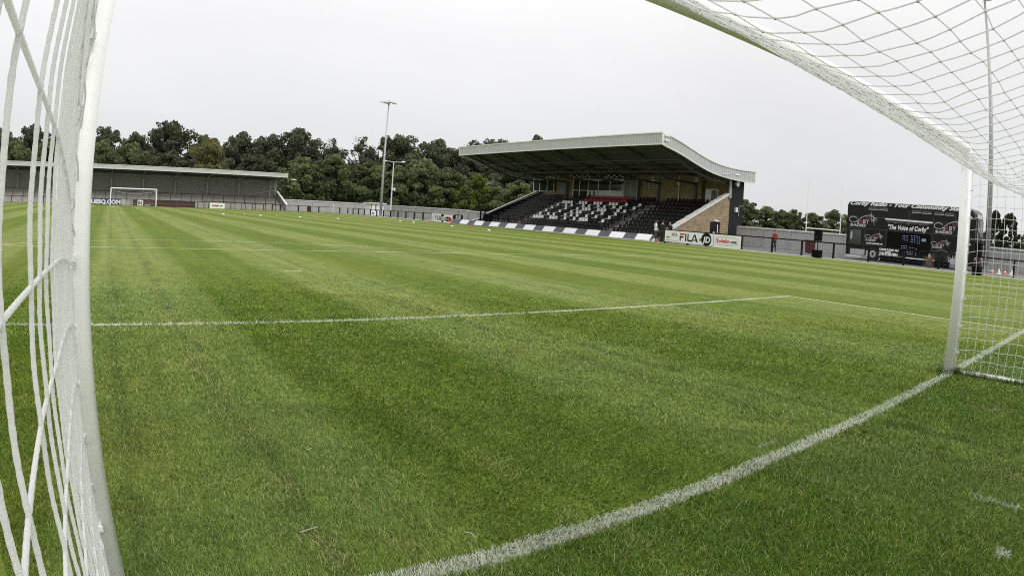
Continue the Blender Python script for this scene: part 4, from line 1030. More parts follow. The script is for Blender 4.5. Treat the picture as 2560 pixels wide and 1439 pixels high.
mb = MB(); dv = Vector((.9, -.42, 0)); p = Vector((x, y, z + 8.68)); mb.tube([p - dv * 1.45 + Vector((0, 0, .16)), p, p + dv * 1.45 + Vector((0, 0, .04))], .05, 6); mb.build('arm', M['capwhite'], t)
for s_ in (-1, 1):
    mb = MB(); q = p + dv * 1.5 * s_ + Vector((0, 0, .1)); mb.tube([q - dv * .32, q - dv * .1, q + dv * .2, q + dv * .38], [.05, .13, .12, .03], 8); mb.build('lamp_head', M['lamp'], t)
mb = MB(); mb.box((x - .12, y - .2, z + 4.2), (x + .12, y - .05, z + 4.5)); mb.box((x + .25, y - .2, z + 4.1), (x + .5, y - .05, z + 4.6)); mb.build('loudspeaker', M['lamp'], t)
# rugby posts
def rugby(label, p, q, zc=2.3, zt=10.5, r_=.06):
    t = thing('rugby_posts', label, 'rugby goal', (*p, -.6))
    for a in (p, q): mb = MB(); mb.tube([(*a, -.6), (*a, zc), (*a, zt)], [r_ * 1.7, r_ * 1.5, r_ * .7], 8); mb.build('upright', M['white'], t)
    mb = MB(); mb.tube([(*p, zc), (*q, zc)], r_ * 1.4, 8); mb.build('crossbar', M['white'], t)
rugby('white rugby posts standing in the field beyond the wall left of the bus', (100.7, 56.5), (103.6, 51.0))
rugby('thin distant rugby post seen through the right side netting', (96, 23.2), (99, 17.4), 2.6, 4.7, .05)
# loudspeakers on poles
def pa(label, x, y):
    t = thing('pole_speaker', label, 'loudspeaker', (x, y, 0)); mb = MB(); mb.box((x - .24, y - .25, .02), (x + .24, y + .25, .46)); mb.build('subwoofer', M['busdark'], t)
    mb = MB(); mb.tube([(x, y, .45), (x, y, 1.05)], .03, 8); mb.build('pole', M['black'], t)
    mb = MB(); mb.prism([(-.18, 0), (.18, 0), (.20, .68), (-.20, .68)], (x - .19, y, 1.0), (0, 1, 0), (0, 0, 1), (.38, 0, 0)); sp = mb.build('speaker_cabinet', M['busdark'], t)
    mb = MB(); mb.tube([(x - .2, y, 1.2), (x - .205, y, 1.2)], .13, 16); mb.build('grille', M['black'], sp)
pa('black loudspeaker on a pole over a bass box, left of the bus', 32.15, 17.18)
pa('black loudspeaker on a pole over a bass box, beyond the right goalpost', 31.9, 6.75)
# traffic cones
def cone(x, y, m, label, h=.5):
    mb = MB(); n = 12; mb.box((x - .17, y - .17, 0), (x + .17, y + .17, .04)); mb.tube([(x, y, .04), (x, y, h * .5), (x, y, h * .7), (x, y, h)], [.13, .085, .06, .025], n)
    b0 = len(mb.m) - 2 - n * 3
    for i in range(n): mb.m[b0 + n + i] = 1
    o = mb.build('traffic_cone', [m, M['white']], loc=(x, y, 0)); tag(o, label, 'traffic cone', 'cones beyond the side net')
for i, (yy_, c_) in enumerate(((6.95, 'leftmost cone, orange, just right of the black loudspeaker beyond the net'), (6.55, 'second cone from the left beyond the side net'), (6.12, 'third cone from the left beyond the side net, left of the black fence post'), (5.72, 'cone nearest the black fence post beyond the side net'))):
    cone(35.6 + .2 * (i % 2), yy_ - .3, M['orange'] if i % 2 == 0 else M['capwhite'], c_, .36)

# ------------------------------------------------------------------ bus
BX = 37.0; BY0, BY1 = 8.35, 17.6; BT = 3.78
B = thing('double_decker_bus', 'black double-decker radio bus parked side-on behind the rail', 'bus', (38.1, 13, 0))
bm = bmesh.new(); pr = []
def rp2(cx, cz, r, a0, a1, n=6): return [(cx + r * math.cos(a0 + (a1 - a0) * i / n), cz + r * math.sin(a0 + (a1 - a0) * i / n)) for i in range(n + 1)]
prof = [(BY1 - .02, .28), (BY1, 1.0), (BY1, BT - .25)] + rp2(BY1 - .25, BT - .25, .25, 0, math.pi / 2) + rp2(BY0 + .55, BT - .5, .5, math.pi / 2, math.pi) + [(BY0, 2.2), (BY0 - .05, 1.9), (BY0 - .05, .28)]
v0 = [bm.verts.new((BX, y, z)) for y, z in prof]; v1 = [bm.verts.new((BX + 2.45, y, z)) for y, z in prof]
bm.faces.new(v0); bm.faces.new(v1[::-1])
for i in range(len(prof)): bm.faces.new((v0[i], v1[i], v1[(i + 1) % len(prof)], v0[(i + 1) % len(prof)]))
bmesh.ops.recalc_face_normals(bm, faces=bm.faces)
es = [e_ for e_ in bm.edges if len({round(v.co.x, 3) for v in e_.verts}) == 1]
bmesh.ops.bevel(bm, geom=es, offset=.09, segments=3, affect='EDGES', profile=.5)
me = bpy.data.meshes.new('body'); bm.to_mesh(me); bm.free(); me.materials.append(M['bus']); body = bpy.data.objects.new('body', me); col.objects.link(body); body.parent = B; body.matrix_parent_inverse = Matrix.Translation(-Vector(B.location))
def bside(name, rects, m, par=None, d=.012, lb=None):
    mb = MB()
    for y1_, z0_, y0_, z1_ in rects: mb.box((BX - d, y0_, z0_), (BX - .001, y1_, z1_))
    o = mb.build(name, m, par or B)
    if lb: tag(o, lb)
    return o
bside('panel_seams', [(17.5, 2.78, 8.6, 2.80), (17.5, 2.02, 8.5, 2.04), (17.4, .98, 8.5, 1.0), (16.2, .35, 16.18, 2.7), (14.6, .35, 14.58, 2.0), (13.0, 2.8, 12.98, 3.4), (11.25, .3, 11.23, 3.4), (9.75, 2.8, 9.73, 3.3)], M['steel'], d=.006)
for i, (a, b, z) in enumerate(((16.0, 15.33, 3.36), (15.25, 14.58, 3.36), (12.82, 12.15, 3.33), (12.08, 11.42, 3.32), (11.2, 10.55, 3.31), (10.48, 9.85, 3.30))):
    o = bside('vent_window', [(a, z - .05, b, z + .10)], M['glass'], d=.010); bside('sliding_rail', [(a + .01, z - .09, b - .01, z - .05)], M['metal'], o, d=.022)
cw = bside('cab_window', [(17.33, 1.0, 16.45, 1.92)], M['glass'], d=.014, lb='driver side window at the left end with a painted pale reflection')
bside('painted_reflection', [(17.25, 1.3, 17.12, 1.75)], M['silver'], cw, d=.018)  # silver strip painted onto the pane as a reflection
bside('door_opening', [(14.5, .62, 11.4, 1.96)], M['busdark'], d=.010, lb='open black studio hatch with points of light')
_lm = None
for c0, r0, nx, nz_ in ((13.35, 1.75, 4, 3), (12.75, 1.80, 4, 4), (13.4, 1.12, 4, 2), (12.85, 1.05, 4, 1), (13.15, .88, 2, 2), (12.95, .78, 4, 2), (12.28, 1.75, 2, 4), (12.35, 1.0, 1, 4)):
    for i in range(nx):
        for j in range(nz_):
            y = c0 - i * .115; z = r0 - j * .13; s_ = .012 + .007 * hsh(i, j, c0)
            mb = MB(); mb.box((BX - .02, y - s_, z - s_), (BX - .012, y + s_, z + s_)); mb.build('light_point', M['led'], B)
bside('monitor', [(12.0, 1.5, 11.7, 1.68)], M['screen'], d=.03)
# awning cassette and draped valance
mb = MB(); mb.beam((BX - .07, 14.7, 2.74), (BX - .07, 11.28, 2.70), .13, .09); aw = mb.build('awning_cassette', M['white'], B)
mb = MB(); n = 40
for i in range(n + 1):
    y = 14.6 - 3.2 * i / n; z1 = 2.68; z0 = 2.58 - .06 * abs(math.sin(i * .55)) - (.04 if (i // 6) % 2 else 0); mb.v += [(BX - .05, y, z1), (BX - .07 - .03 * math.sin(i * 1.1), y, z0)]
for i in range(n): mb.f.append((2 * i, 2 * i + 1, 2 * i + 3, 2 * i + 2)); mb.m.append(0)
mb.build('valance', M['steel'], aw)
bside('step_edge', [(13.05, .36, 10.95, .42)], M['white'], d=.10); bside('step_edge', [(15.1, .37, 13.2, .41)], M['white'], d=.02)
bside('grille_panel', [(17.2, .30, 16.1, .66)], M['metal'], d=.02, lb='grey grille low at the left end'); bside('bumper', [(17.5, .14, 16.3, .24)], M['capwhite'], d=.05)
bside('number_plate', [(15.98, .22, 15.84, .62)], M['wallgrey'], d=.04)
mb = MB(); n = 60
for i in range(n + 1):
    y = 14.9 - 5.0 * i / n; mb.v += [(BX - .04 - .02 * math.sin(i), y, .40), (BX - .10 - .05 * math.sin(i * .9), y, -.0)]
for i in range(n): mb.f.append((2 * i, 2 * i + 1, 2 * i + 3, 2 * i + 2)); mb.m.append(0)
mb.build('skirt_cloth', M['busdark'], B)
def wheel(y, r_, rim):
    mb = MB(); mb.tube([(BX - .03, y, r_), (BX + .3, y, r_)], r_, 28); wv = mb.build('wheel', M['rubber'], B)
    mb = MB(); ri = r_ * .52; n = 28
    if rim:
        for i in range(n):
            a0, a1 = 2 * math.pi * i / n, 2 * math.pi * (i + 1) / n
            mb.add([(BX - .045, y + math.cos(a) * k_, r_ + math.sin(a) * k_) for a, k_ in ((a0, ri * .62), (a1, ri * .62), (a1, ri), (a0, ri))], [(0, 1, 2, 3)])
        for i in range(10):
            a = 2 * math.pi * i / 10; c = (y + math.cos(a) * ri * .5, r_ + math.sin(a) * ri * .5); mb.tube([(BX - .06, *c), (BX - .03, *c)], .025, 6)
        mb.build('rim', M['silver'], wv)
    else: mb.tube([(BX - .05, y, r_), (BX - .03, y, r_)], ri, 20); mb.build('rim', M['bus'], wv)
wheel(15.47, .43, True); wheel(10.55, .50, False)
mb = MB(); n = 24; ar = []
for k_ in (.56, .64): ar += [(BX - .015, 10.55 + math.cos(math.pi * i / n) * k_, .5 + math.sin(math.pi * i / n) * k_) for i in range(n + 1)]
mb.add(ar, [(i, i + 1, n + 2 + i, n + 1 + i) for i in range(n)]); mb.build('wheel_arch', M['steel'], B)
# writing on the side
UY = Vector((0, -1, 0)); UZ = Vector((0, 0, 1)); NX = UY.cross(UZ)
def bo(y, z): return Vector((BX, y, z))
mb = MB(); lay(mb, 'Corby Radio - Your Community Station', bo(17.40, 3.555), UY, UZ, .34, .014, shear=.4, fit=8.75, off=.012); mb.build('lettering', M['white'], B)
mb = MB(); lay(mb, '"The Voice of Corby"', bo(14.5, 2.12), UY, UZ, .40, .014, shear=.3, fit=2.95, off=.014); mb.build('lettering', M['white'], B)
mb = MB(); lay(mb, 'CORBY RADIO 96.3', bo(15.02, .72), UY, UZ, .19, .012, fit=1.42, off=.012); lay(mb, 'supports', bo(14.6, .63), UY, UZ, .1, .008, fit=.45, off=.012)
lay(mb, 'THE STEELMEN', bo(15.02, .44), UY, UZ, .22, .016, fit=1.36, off=.012); lay(mb, 'your local community radio', bo(16.05, 1.075), UY, UZ, .12, .01, shear=.3, fit=1.25, off=.012, mi=0); mb.build('lettering', M['white'], B)
def logo(y, z, s_, small=False):
    """swirl, word and star burst; y,z lower left, s_ width"""
    mb = MB()
    def st(pts_, w_, mi): # flat stroke
        P_ = [Vector((p[0], p[1])) for p in pts_]; vs = []
        for i, p in enumerate(P_):
            d = (P_[min(i + 1, len(P_) - 1)] - P_[max(i - 1, 0)]).normalized(); n_ = Vector((-d.y, d.x)) * w_ / 2
            for q in (p + n_, p - n_): vs.append(bo(y, z) + UY * q.x * s_ + UZ * q.y * s_ + NX * .013)
        mb.add(vs, [(2 * i, 2 * i + 1, 2 * i + 3, 2 * i + 2) for i in range(len(P_) - 1)], mi)
    cpts = [(.24 + .13 * math.cos(a), .30 + .075 * math.sin(a)) for a in [R(20 + 12 * i) for i in range(21)]]
    st([(x - .08, y_) for x, y_ in cpts], .020, 0)
    st([(.16 + .0, .225), (.22, .228), (.29, .26), (.38, .33), (.47, .385), (.56, .42), (.66, .435), (.72, .43)], .018, 0)
    for a_, L_ in ((100, .20), (70, .12), (45, .10), (10, .22), (-12, .20), (-35, .19), (-62, .24), (-100, .12), (125, .16), (200, .06)):
        a = R(a_); c = Vector((.76, .36)); d = Vector((math.cos(a), math.sin(a))); p_ = Vector((-d.y, d.x)) * .017
        vs = [c + p_, c - p_, c + d * L_]; mb.add([bo(y, z) + UY * q.x * s_ + UZ * q.y * s_ + NX * .015 for q in vs], [(0, 1, 2)], 0)
    for ch_, u_, w_, m_ in (('o', .28, .085, 0), ('R', .375, .095, 1), ('B', .48, .09, 0), ('Y', .575, .10, 0)):
        lay(mb, ch_, bo(y, z) + UY * u_ * s_ + UZ * .20 * s_, UY, UZ, .13 * s_, .003 * s_, fit=w_ * s_, mi=m_, off=.017, ysc=1.2)
    lay(mb, 'RADIO', bo(y, z) + UY * .08 * s_ + UZ * .11 * s_, UY, UZ, .10 * s_, .006 * s_, fit=.50 * s_, mi=2, off=.016)
    lay(mb, '96.3', bo(y, z) + UY * .56 * s_ + UZ * .33 * s_, UY, UZ, .08 * s_, .004 * s_, fit=.14 * s_, mi=1, off=.018)
    mb.build('logo', [M['silver'], M['logored'], M['silver']], B)
logo(17.5, 1.88, 2.35); logo(11.25, 1.85, 2.35); logo(16.2, 1.08, 1.5); logo(11.35, 1.02, 1.45)
# silver town skyline graphic near the right end
sk = [(a_ + .42, b_) for a_, b_ in [(9.75, .28), (9.75, .62), (9.65, .75), (9.58, .62), (9.52, .70), (9.45, .62), (9.38, .62), (9.33, .88), (9.28, .62), (9.20, .64), (9.18, .95), (9.08, 1.12), (8.98, .95), (8.96, .62), (8.88, .62), (8.84, .9), (8.80, .62), (8.6, .6), (8.6, .28)]]
mb = MB(); mb.add([(BX - .012, a, b) for a, b in sk], [tuple(range(len(sk)))]); mb.build('skyline_graphic', M['silver'], B)
# end face towards the camera's right
e0 = BY0 - .06
mb = MB(); mb.box((BX + .12, BY0 - .012, 2.35), (BX + 2.33, BY0 - .002, 3.1)); wv = mb.build('windscreen', M['glass'], B)
mb = MB(); mb.box((BX + 1.18, BY0 - .03, 2.35), (BX + 1.26, BY0 - .013, 3.1)); mb.build('wiper_pillar', M['capwhite'], wv)
mb = MB(); mb.box((BX + .12, e0 - .012, 1.0), (BX + 2.33, e0 - .002, 1.85)); mb.build('windscreen', M['glass'], B)
mb = MB(); mb.box((BX + .1, e0 - .006, .55), (BX + 2.35, e0 + .0, .98)); mb.box((BX + .0, e0 - .004, 1.9), (BX + .11, e0, 3.0)); mb.build('front_panel', M['busred'], B)
for x in (BX + .35, BX + 2.1):
    mb = MB(); mb.tube([(x, e0 + .01, .7), (x, e0 - .05, .7)], .11, 14); mb.build('headlight', M['lamp'], B)
for x in (BX - .22, BX + 2.67):
    mb = MB(); mb.box((x - .1, e0 - .25, 1.75), (x + .1, e0 - .15, 2.15)); mb.tube([(x, e0 - .2, 1.95), (x + (.25 if x < BX else -.25), e0 + .02, 2.2)], .02, 5); mb.build('mirror', M['black'], B)
mb = MB(); mb.box((BX + .5, BY0 - .01, 3.2), (BX + 1.9, BY0 + .0, 3.45)); mb.build('destination_panel', M['capwhite'], B)
# generator
t = thing('generator', 'small orange and silver generator on the ground beside the bus rear wheel', 'generator', (36.3, 11.1, 0)); mb = MB()
mb.box((36.1, 10.85, .05), (36.5, 11.45, .12)); mb.box((36.12, 10.9, .42), (36.5, 11.4, .55)); mb.tube([(36.1, 10.85, .05), (36.1, 10.85, .6), (36.1, 11.45, .6), (36.1, 11.45, .05)], .022, 6); mb.tube([(36.5, 10.85, .05), (36.5, 10.85, .6), (36.5, 11.45, .6), (36.5, 11.45, .05)], .022, 6); mb.build('frame', M['jamorange'], t)
mb = MB(); mb.box((36.16, 10.95, .12), (36.46, 11.3, .40)); mb.build('engine', M['steel'], t)
mb = MB(); mb.tube([(36.3, 11.15, .55), (36.3, 11.15, .8)], [.09, .05], 10); mb.build('funnel', M['silver'], t)

# ------------------------------------------------------------------ trees
def leafmat(name, c, var, rough=.7):
    m = bpy.data.materials.new(name); m.use_nodes = True; t = m.node_tree; b = t.nodes['Principled BSDF']
    a = t.nodes.new('ShaderNodeAttribute'); a.attribute_name = 'tone'
    o = t.nodes.new('ShaderNodeObjectInfo')
    r = t.nodes.new('ShaderNodeMapRange'); r.inputs[3].default_value = 1 - var; r.inputs[4].default_value = 1 + var; t.links.new(a.outputs['Fac'], r.inputs[0])
    r2 = t.nodes.new('ShaderNodeMapRange'); r2.inputs[3].default_value = .84; r2.inputs[4].default_value = 1.18; t.links.new(o.outputs['Random'], r2.inputs[0])
    mu = t.nodes.new('ShaderNodeMath'); mu.operation = 'MULTIPLY'; t.links.new(r.outputs[0], mu.inputs[0]); t.links.new(r2.outputs[0], mu.inputs[1])
    v = t.nodes.new('ShaderNodeVectorMath'); v.operation = 'SCALE'; v.inputs[0].default_value = c; t.links.new(mu.outputs[0], v.inputs['Scale'])
    t.links.new(v.outputs[0], b.inputs['Base Color']); b.inputs['Roughness'].default_value = rough; b.inputs['Specular IOR Level'].default_value = .25
    tr = t.nodes.new('ShaderNodeBsdfTranslucent'); t.links.new(v.outputs[0], tr.inputs[0]); mx = t.nodes.new('ShaderNodeMixShader'); mx.inputs[0].default_value = .32
    t.links.new(b.outputs[0], mx.inputs[1]); t.links.new(tr.outputs[0], mx.inputs[2]); t.links.new(mx.outputs[0], t.nodes['Material Output'].inputs[0])
    return m
LM = [leafmat('dark_foliage', (.092, .103, .060), .5), leafmat('green_foliage', (.128, .155, .068), .55), leafmat('sparse_dark_foliage', (.084, .092, .060), .45),
      leafmat('olive_foliage', (.185, .185, .075), .4), leafmat('yellow_green_foliage', (.13, .17, .035), .5), leafmat('conifer_foliage', (.034, .044, .026), .4)]
def crown_mesh(kind, seed):
    """unit tree: height 1, crown about 1 wide; returns crown mesh, trunk mesh"""
    g = np.random.default_rng(seed); r_ = random.Random(seed)
    tips = []; tb = MB()
    tb.tube([(0, 0, 0), (.01, .005, .25), (-.01, .01, .5), (.0, .0, .78)], [.035, .028, .02, .006], 8)
    nb_ = {0: 84, 1: 80, 2: 56, 3: 74, 4: 52, 5: 80}[kind]
    for i in range(nb_):
        a = i * 2.399 + r_.uniform(-.3, .3)
        if kind == 5:
            z = .05 + .93 * (i / nb_); R_ = .5 * (1 - z) ** .55 * (.55 + .6 * min(1, z * 6)) * r_.uniform(.75, 1.05); zc = z
        else:
            # rounded crown profile, ragged
            q = (i + .5) / nb_; lo = {0: .22, 1: .04, 2: .30, 3: .10, 4: .04}[kind]
            zc = lo + (.97 - lo) * q; s_ = math.sin(math.pi * min(1, (.12 + .88 * q) ** (.85))) ** .55
            R_ = .5 * s_ * r_.uniform(.45, 1.15) if i % 3 else .25 * s_ * r_.uniform(.3, 1)
            zc += r_.uniform(-.06, .03)
        p = (R_ * math.cos(a), R_ * math.sin(a), zc); tips.append(p)
        z0 = max(.12, zc - .16 - .2 * R_); b_ = (0.0, 0.0, z0)
        if kind != 5: tb.tube([b_, (p[0] * .55, p[1] * .55, z0 + (zc - z0) * .45), p], [.014, .009, .003], 5, cap=False)
    P = []; C = []
    per = {0: 150, 1: 165, 2: 62, 3: 170, 4: 130, 5: 150}[kind]; rad = {0: .082, 1: .085, 2: .07, 3: .09, 4: .075, 5: .065}[kind]
    for p in tips:
        rr = rad * r_.uniform(.7, 1.3); n = int(per * r_.uniform(.7, 1.2)); d = g.normal(size=(n, 3)); d /= np.linalg.norm(d, axis=1)[:, None]
        rad_ = g.uniform(.25, 1, n) ** .5 * rr
        q = np.array(p) + d * rad_[:, None] * np.array([1.15, 1.15, .8]); P.append(q); C.append(np.full(n, r_.uniform(0, 1)) * .6 + g.uniform(0, .4, n))
    P = np.concatenate(P); C = np.concatenate(C); n = len(P)
    size = {0: .0135, 1: .0145, 2: .012, 3: .0135, 4: .019, 5: .016}[kind] * g.uniform(.6, 1.5, n)
    a = g.normal(size=(n, 3)); a[:, 2] *= .6; a /= np.linalg.norm(a, axis=1)[:, None]; b = np.cross(a, g.normal(size=(n, 3))); b /= np.linalg.norm(b, axis=1)[:, None]
    V = np.stack([P - a * size[:, None] - b * size[:, None] * .6, P + a * size[:, None] - b * size[:, None] * .6, P + a * size[:, None] * .8 + b * size[:, None] * .7, P - a * size[:, None] * .8 + b * size[:, None] * .7], 1)
    me = bpy.data.meshes.new('crown'); me.vertices.add(n * 4); me.vertices.foreach_set('co', V.ravel().astype(np.float32))
    me.loops.add(n * 4); me.loops.foreach_set('vertex_index', np.arange(n * 4, dtype=np.int32)); me.polygons.add(n)
    me.polygons.foreach_set('loop_start', (np.arange(n) * 4).astype(np.int32)); me.update(calc_edges=True)
    at = me.attributes.new('tone', 'FLOAT', 'POINT'); at.data.foreach_set('value', np.repeat(C, 4).astype(np.float32)); me.materials.append(LM[kind])
    to = tb.build('trunk', M['bark']); tm = to.data; bpy.data.objects.remove(to)
    return me, tm
CM = {}
for kd in range(6):
    for s_ in range(3 if kd in (0, 1) else 1): CM[(kd, s_)] = crown_mesh(kd, 100 + kd * 10 + s_)
TREES = [
(-30.1, 145.6, 13.8, 8.2, 0, 'dark tree at the far left of the wood, behind the near net'),
(-23.1, 146.7, 14.6, 7.2, 0, 'second dark tree from the left of the wood, seen through the near net'),
(-14.3, 149.6, 14.4, 8.3, 0, 'dark tree of the wood mostly hidden behind the near left goalpost'),
(-5.8, 147.9, 15.4, 7.2, 0, 'open-crowned dark tree showing just right of the near left goalpost'),
(1.1, 147.9, 13.9, 6.3, 0, 'lower dark tree left of the tallest tree above the far goal'),
(9.6, 147.4, 17.0, 9.5, 0, 'tallest dark tree of the wood, right of the far goal'),
(17.4, 146.5, 14.8, 7.2, 0, 'dark tree standing directly behind the round olive tree'),
(26.2, 144.9, 15.1, 8.2, 0, 'dark tree just right of the round olive tree'),
(33.3, 145.4, 15.7, 7.3, 0, 'dark tree above the right end of the far stand roof'),
(39.2, 141.7, 17.1, 10.0, 0, 'broad domed dark tree rising above the gap right of the far stand'),
(46.4, 139.3, 15.2, 6.3, 2, 'thin-topped tree with bare twigs left of the floodlight mast'),
(51.0, 133.3, 15.6, 8.4, 2, 'sparse tree with sky showing through, left of the tall floodlight mast'),
(60.4, 133.5, 17.1, 10.4, 0, 'dark tree just right of the tall floodlight mast'),
(67.9, 129.7, 16.0, 9.1, 0, 'dark tree halfway between the floodlight mast and the main stand roof'),
(74.5, 128.2, 15.5, 8.3, 0, 'dark tree touching the left tip of the main stand roof'),
(79.8, 124.9, 17.6, 11.0, 0, 'broad tree whose top shows over the left of the main stand roof'),
(88.0, 119.1, 18.5, 6.4, 0, 'tree whose tip just peeps over the middle of the main stand roof'),
(77.6, 111.9, 12.4, 11.0, 0, 'dark tree seen under the left end of the main stand roof'),
(-38.3, 143.9, 13.3, 9.1, 0, 'dark tree beyond the left picture edge'),
(-24.0, 127.4, 10.2, 7.1, 1, 'light green tree behind the far stand, left part of the near net'),
(-16.2, 130.4, 11.0, 7.6, 1, 'light green tree behind the far stand, right beside the dense net'),
(-5.8, 128.9, 11.1, 6.7, 1, 'bright green bushy tree behind the far stand, right of the near post'),
(0.4, 127.9, 10.6, 7.9, 1, 'rounded mid-green tree directly above the far goal'),
(15.8, 126.5, 12.3, 7.7, 3, 'round olive-yellow tree standing over the far stand roof'),
(9.0, 135.4, 9.5, 9.2, 0, 'dark tree filling the space between round green and olive trees'),
(26.8, 132.5, 9.8, 9.2, 0, 'lower dark tree above the right end of the far stand'),
(30.2, 117.2, 6.3, 5.2, 1, 'small green tree closest to the right end of the far stand'),
(32.7, 116.5, 9.3, 7.9, 1, 'leafy green tree, first of the row right of the far stand'),
(38.1, 114.7, 10.0, 8.6, 1, 'tall leafy green tree left of the white kiosk'),
(44.3, 112.3, 9.1, 7.9, 1, 'leafy green tree behind the white kiosk'),
(49.5, 109.9, 8.7, 7.1, 1, 'leafy green tree behind the double-armed lamp post'),
(52.6, 106.1, 10.0, 8.8, 1, 'tallest leafy green tree right of the double-armed lamp post'),
(56.4, 101.8, 8.1, 7.2, 1, 'leafy green tree above the small far advertising boards'),
(56.0, 92.6, 7.1, 5.1, 4, 'yellow-green young tree left of the main stand seating'),
(58.8, 90.8, 5.4, 5.4, 1, 'low green tree at the corner of the main stand seating'),
(58.3, 83.9, 6.4, 5.8, 1, 'green tree seen through the open left side of the main stand'),
(104.7, 73.2, 7.0, 6.0, 1, 'tallest green tree beside the black end of the main stand'),
(107.1, 69.5, 5.9, 6.0, 1, 'second green tree right of the main stand'),
(108.8, 66.8, 5.4, 4.8, 1, 'green tree left of the rugby posts, third from the main stand'),
(111.0, 65.1, 5.8, 3.6, 1, 'slim green tree just left of the rugby posts'),
(112.8, 62.0, 5.4, 5.2, 1, 'green tree between the two rugby uprights'),
(113.9, 57.7, 6.2, 5.6, 1, 'green tree behind the right rugby upright'),
(115.9, 53.7, 6.4, 6.4, 1, 'green tree partly hidden behind the black bus'),
(93.9, 19.6, 6.8, 2.8, 5, 'left one of the two dark conifers beyond the side net'),
(94.3, 17.4, 6.6, 3.5, 5, 'right one of the two dark conifers beyond the side net'),
(105.2, 23.6, 4.0, 3.4, 1, 'small green bush left of the dark conifers'),
(106.7, 16.2, 4.5, 4.7, 1, 'low dark tree at the right picture edge'),
]
for i, (x, y, zt, wd, kd, lb) in enumerate(TREES):
    z0 = -.5; h = zt - z0
    if kd in (0, 2): h *= 1.0
    v = (kd, i % 3) if kd in (0, 1) else (kd, 0); cm, tm = CM[v]
    t = thing({5: 'conifer_tree'}.get(kd, 'broadleaf_tree'), lb, 'tree', (x, y, z0), 'trees beyond the right boundary wall' if x > 90 else 'trees of the wood behind the far end')
    for nm_, me in (('crown', cm), ('trunk', tm)):
        o = bpy.data.objects.new(nm_, me); col.objects.link(o); o.parent = t
    t.rotation_euler = (0, 0, rng.uniform(0, 6.28)); kx = wd * {0: 1.62, 1: 1.35, 2: 1.5, 3: 1.22, 4: 1.3, 5: 1.3}[kd]; t.scale = (kx, kx, h * 1.0)
# undergrowth that closes the foot of the wood
def undergrowth(name, label, path, hgt, n, m):
    g = np.random.default_rng(5); Ls = np.array([math.dist(a, b) for a, b in zip(path[:-1], path[1:])]); cs = np.concatenate([[0], np.cumsum(Ls)])
    u = g.uniform(0, cs[-1], n); P = np.zeros((n, 3)); pa_ = np.array(path, float)
    P[:, 0] = np.interp(u, cs, pa_[:, 0]); P[:, 1] = np.interp(u, cs, pa_[:, 1])
    P[:, 0] += g.uniform(-1.5, 1.5, n); P[:, 1] += g.uniform(-1.5, 1.5, n)
    hh = hgt * (.70 + .12 * np.sin(u * .31) + .08 * np.sin(u * 1.1 + 1) + .07 * np.sin(u * 2.7)); P[:, 2] = -.5 + hh * g.uniform(0, 1, n) ** .8
    s_ = g.uniform(.08, .2, n); a = g.normal(size=(n, 3)); a /= np.linalg.norm(a, axis=1)[:, None]; b = np.cross(a, g.normal(size=(n, 3))); b /= np.linalg.norm(b, axis=1)[:, None]
    V = np.stack([P - a * s_[:, None] - b * s_[:, None], P + a * s_[:, None] - b * s_[:, None], P + a * s_[:, None] + b * s_[:, None], P - a * s_[:, None] + b * s_[:, None]], 1)
    me = bpy.data.meshes.new(name); me.vertices.add(n * 4); me.vertices.foreach_set('co', V.ravel().astype(np.float32)); me.loops.add(n * 4); me.loops.foreach_set('vertex_index', np.arange(n * 4, dtype=np.int32))
    me.polygons.add(n); me.polygons.foreach_set('loop_start', (np.arange(n) * 4).astype(np.int32)); me.update(calc_edges=True)
    at = me.attributes.new('tone', 'FLOAT', 'POINT'); at.data.foreach_set('value', np.repeat(g.uniform(0, 1, n), 4).astype(np.float32)); me.materials.append(m)
    o = bpy.data.objects.new(name, me); col.objects.link(o); tag(o, label, 'undergrowth', kind='stuff')
undergrowth('undergrowth', 'dark undergrowth filling the foot of the wood behind the stand and wall', [(-60, 152), (0, 153), (35, 149), (60, 137), (80, 122), (92, 104)], 16.0, 150000, LM[0])
undergrowth('undergrowth', 'green shrubs along the back of the grey walls', [(24, 118), (44, 114), (58, 100), (62, 88)], 4.2, 26000, LM[1])
undergrowth('undergrowth', 'dark hedge beyond the right boundary wall', [(104, 82), (112, 66), (117, 50), (112, 30), (108, 6)], 3.2, 30000, LM[0])

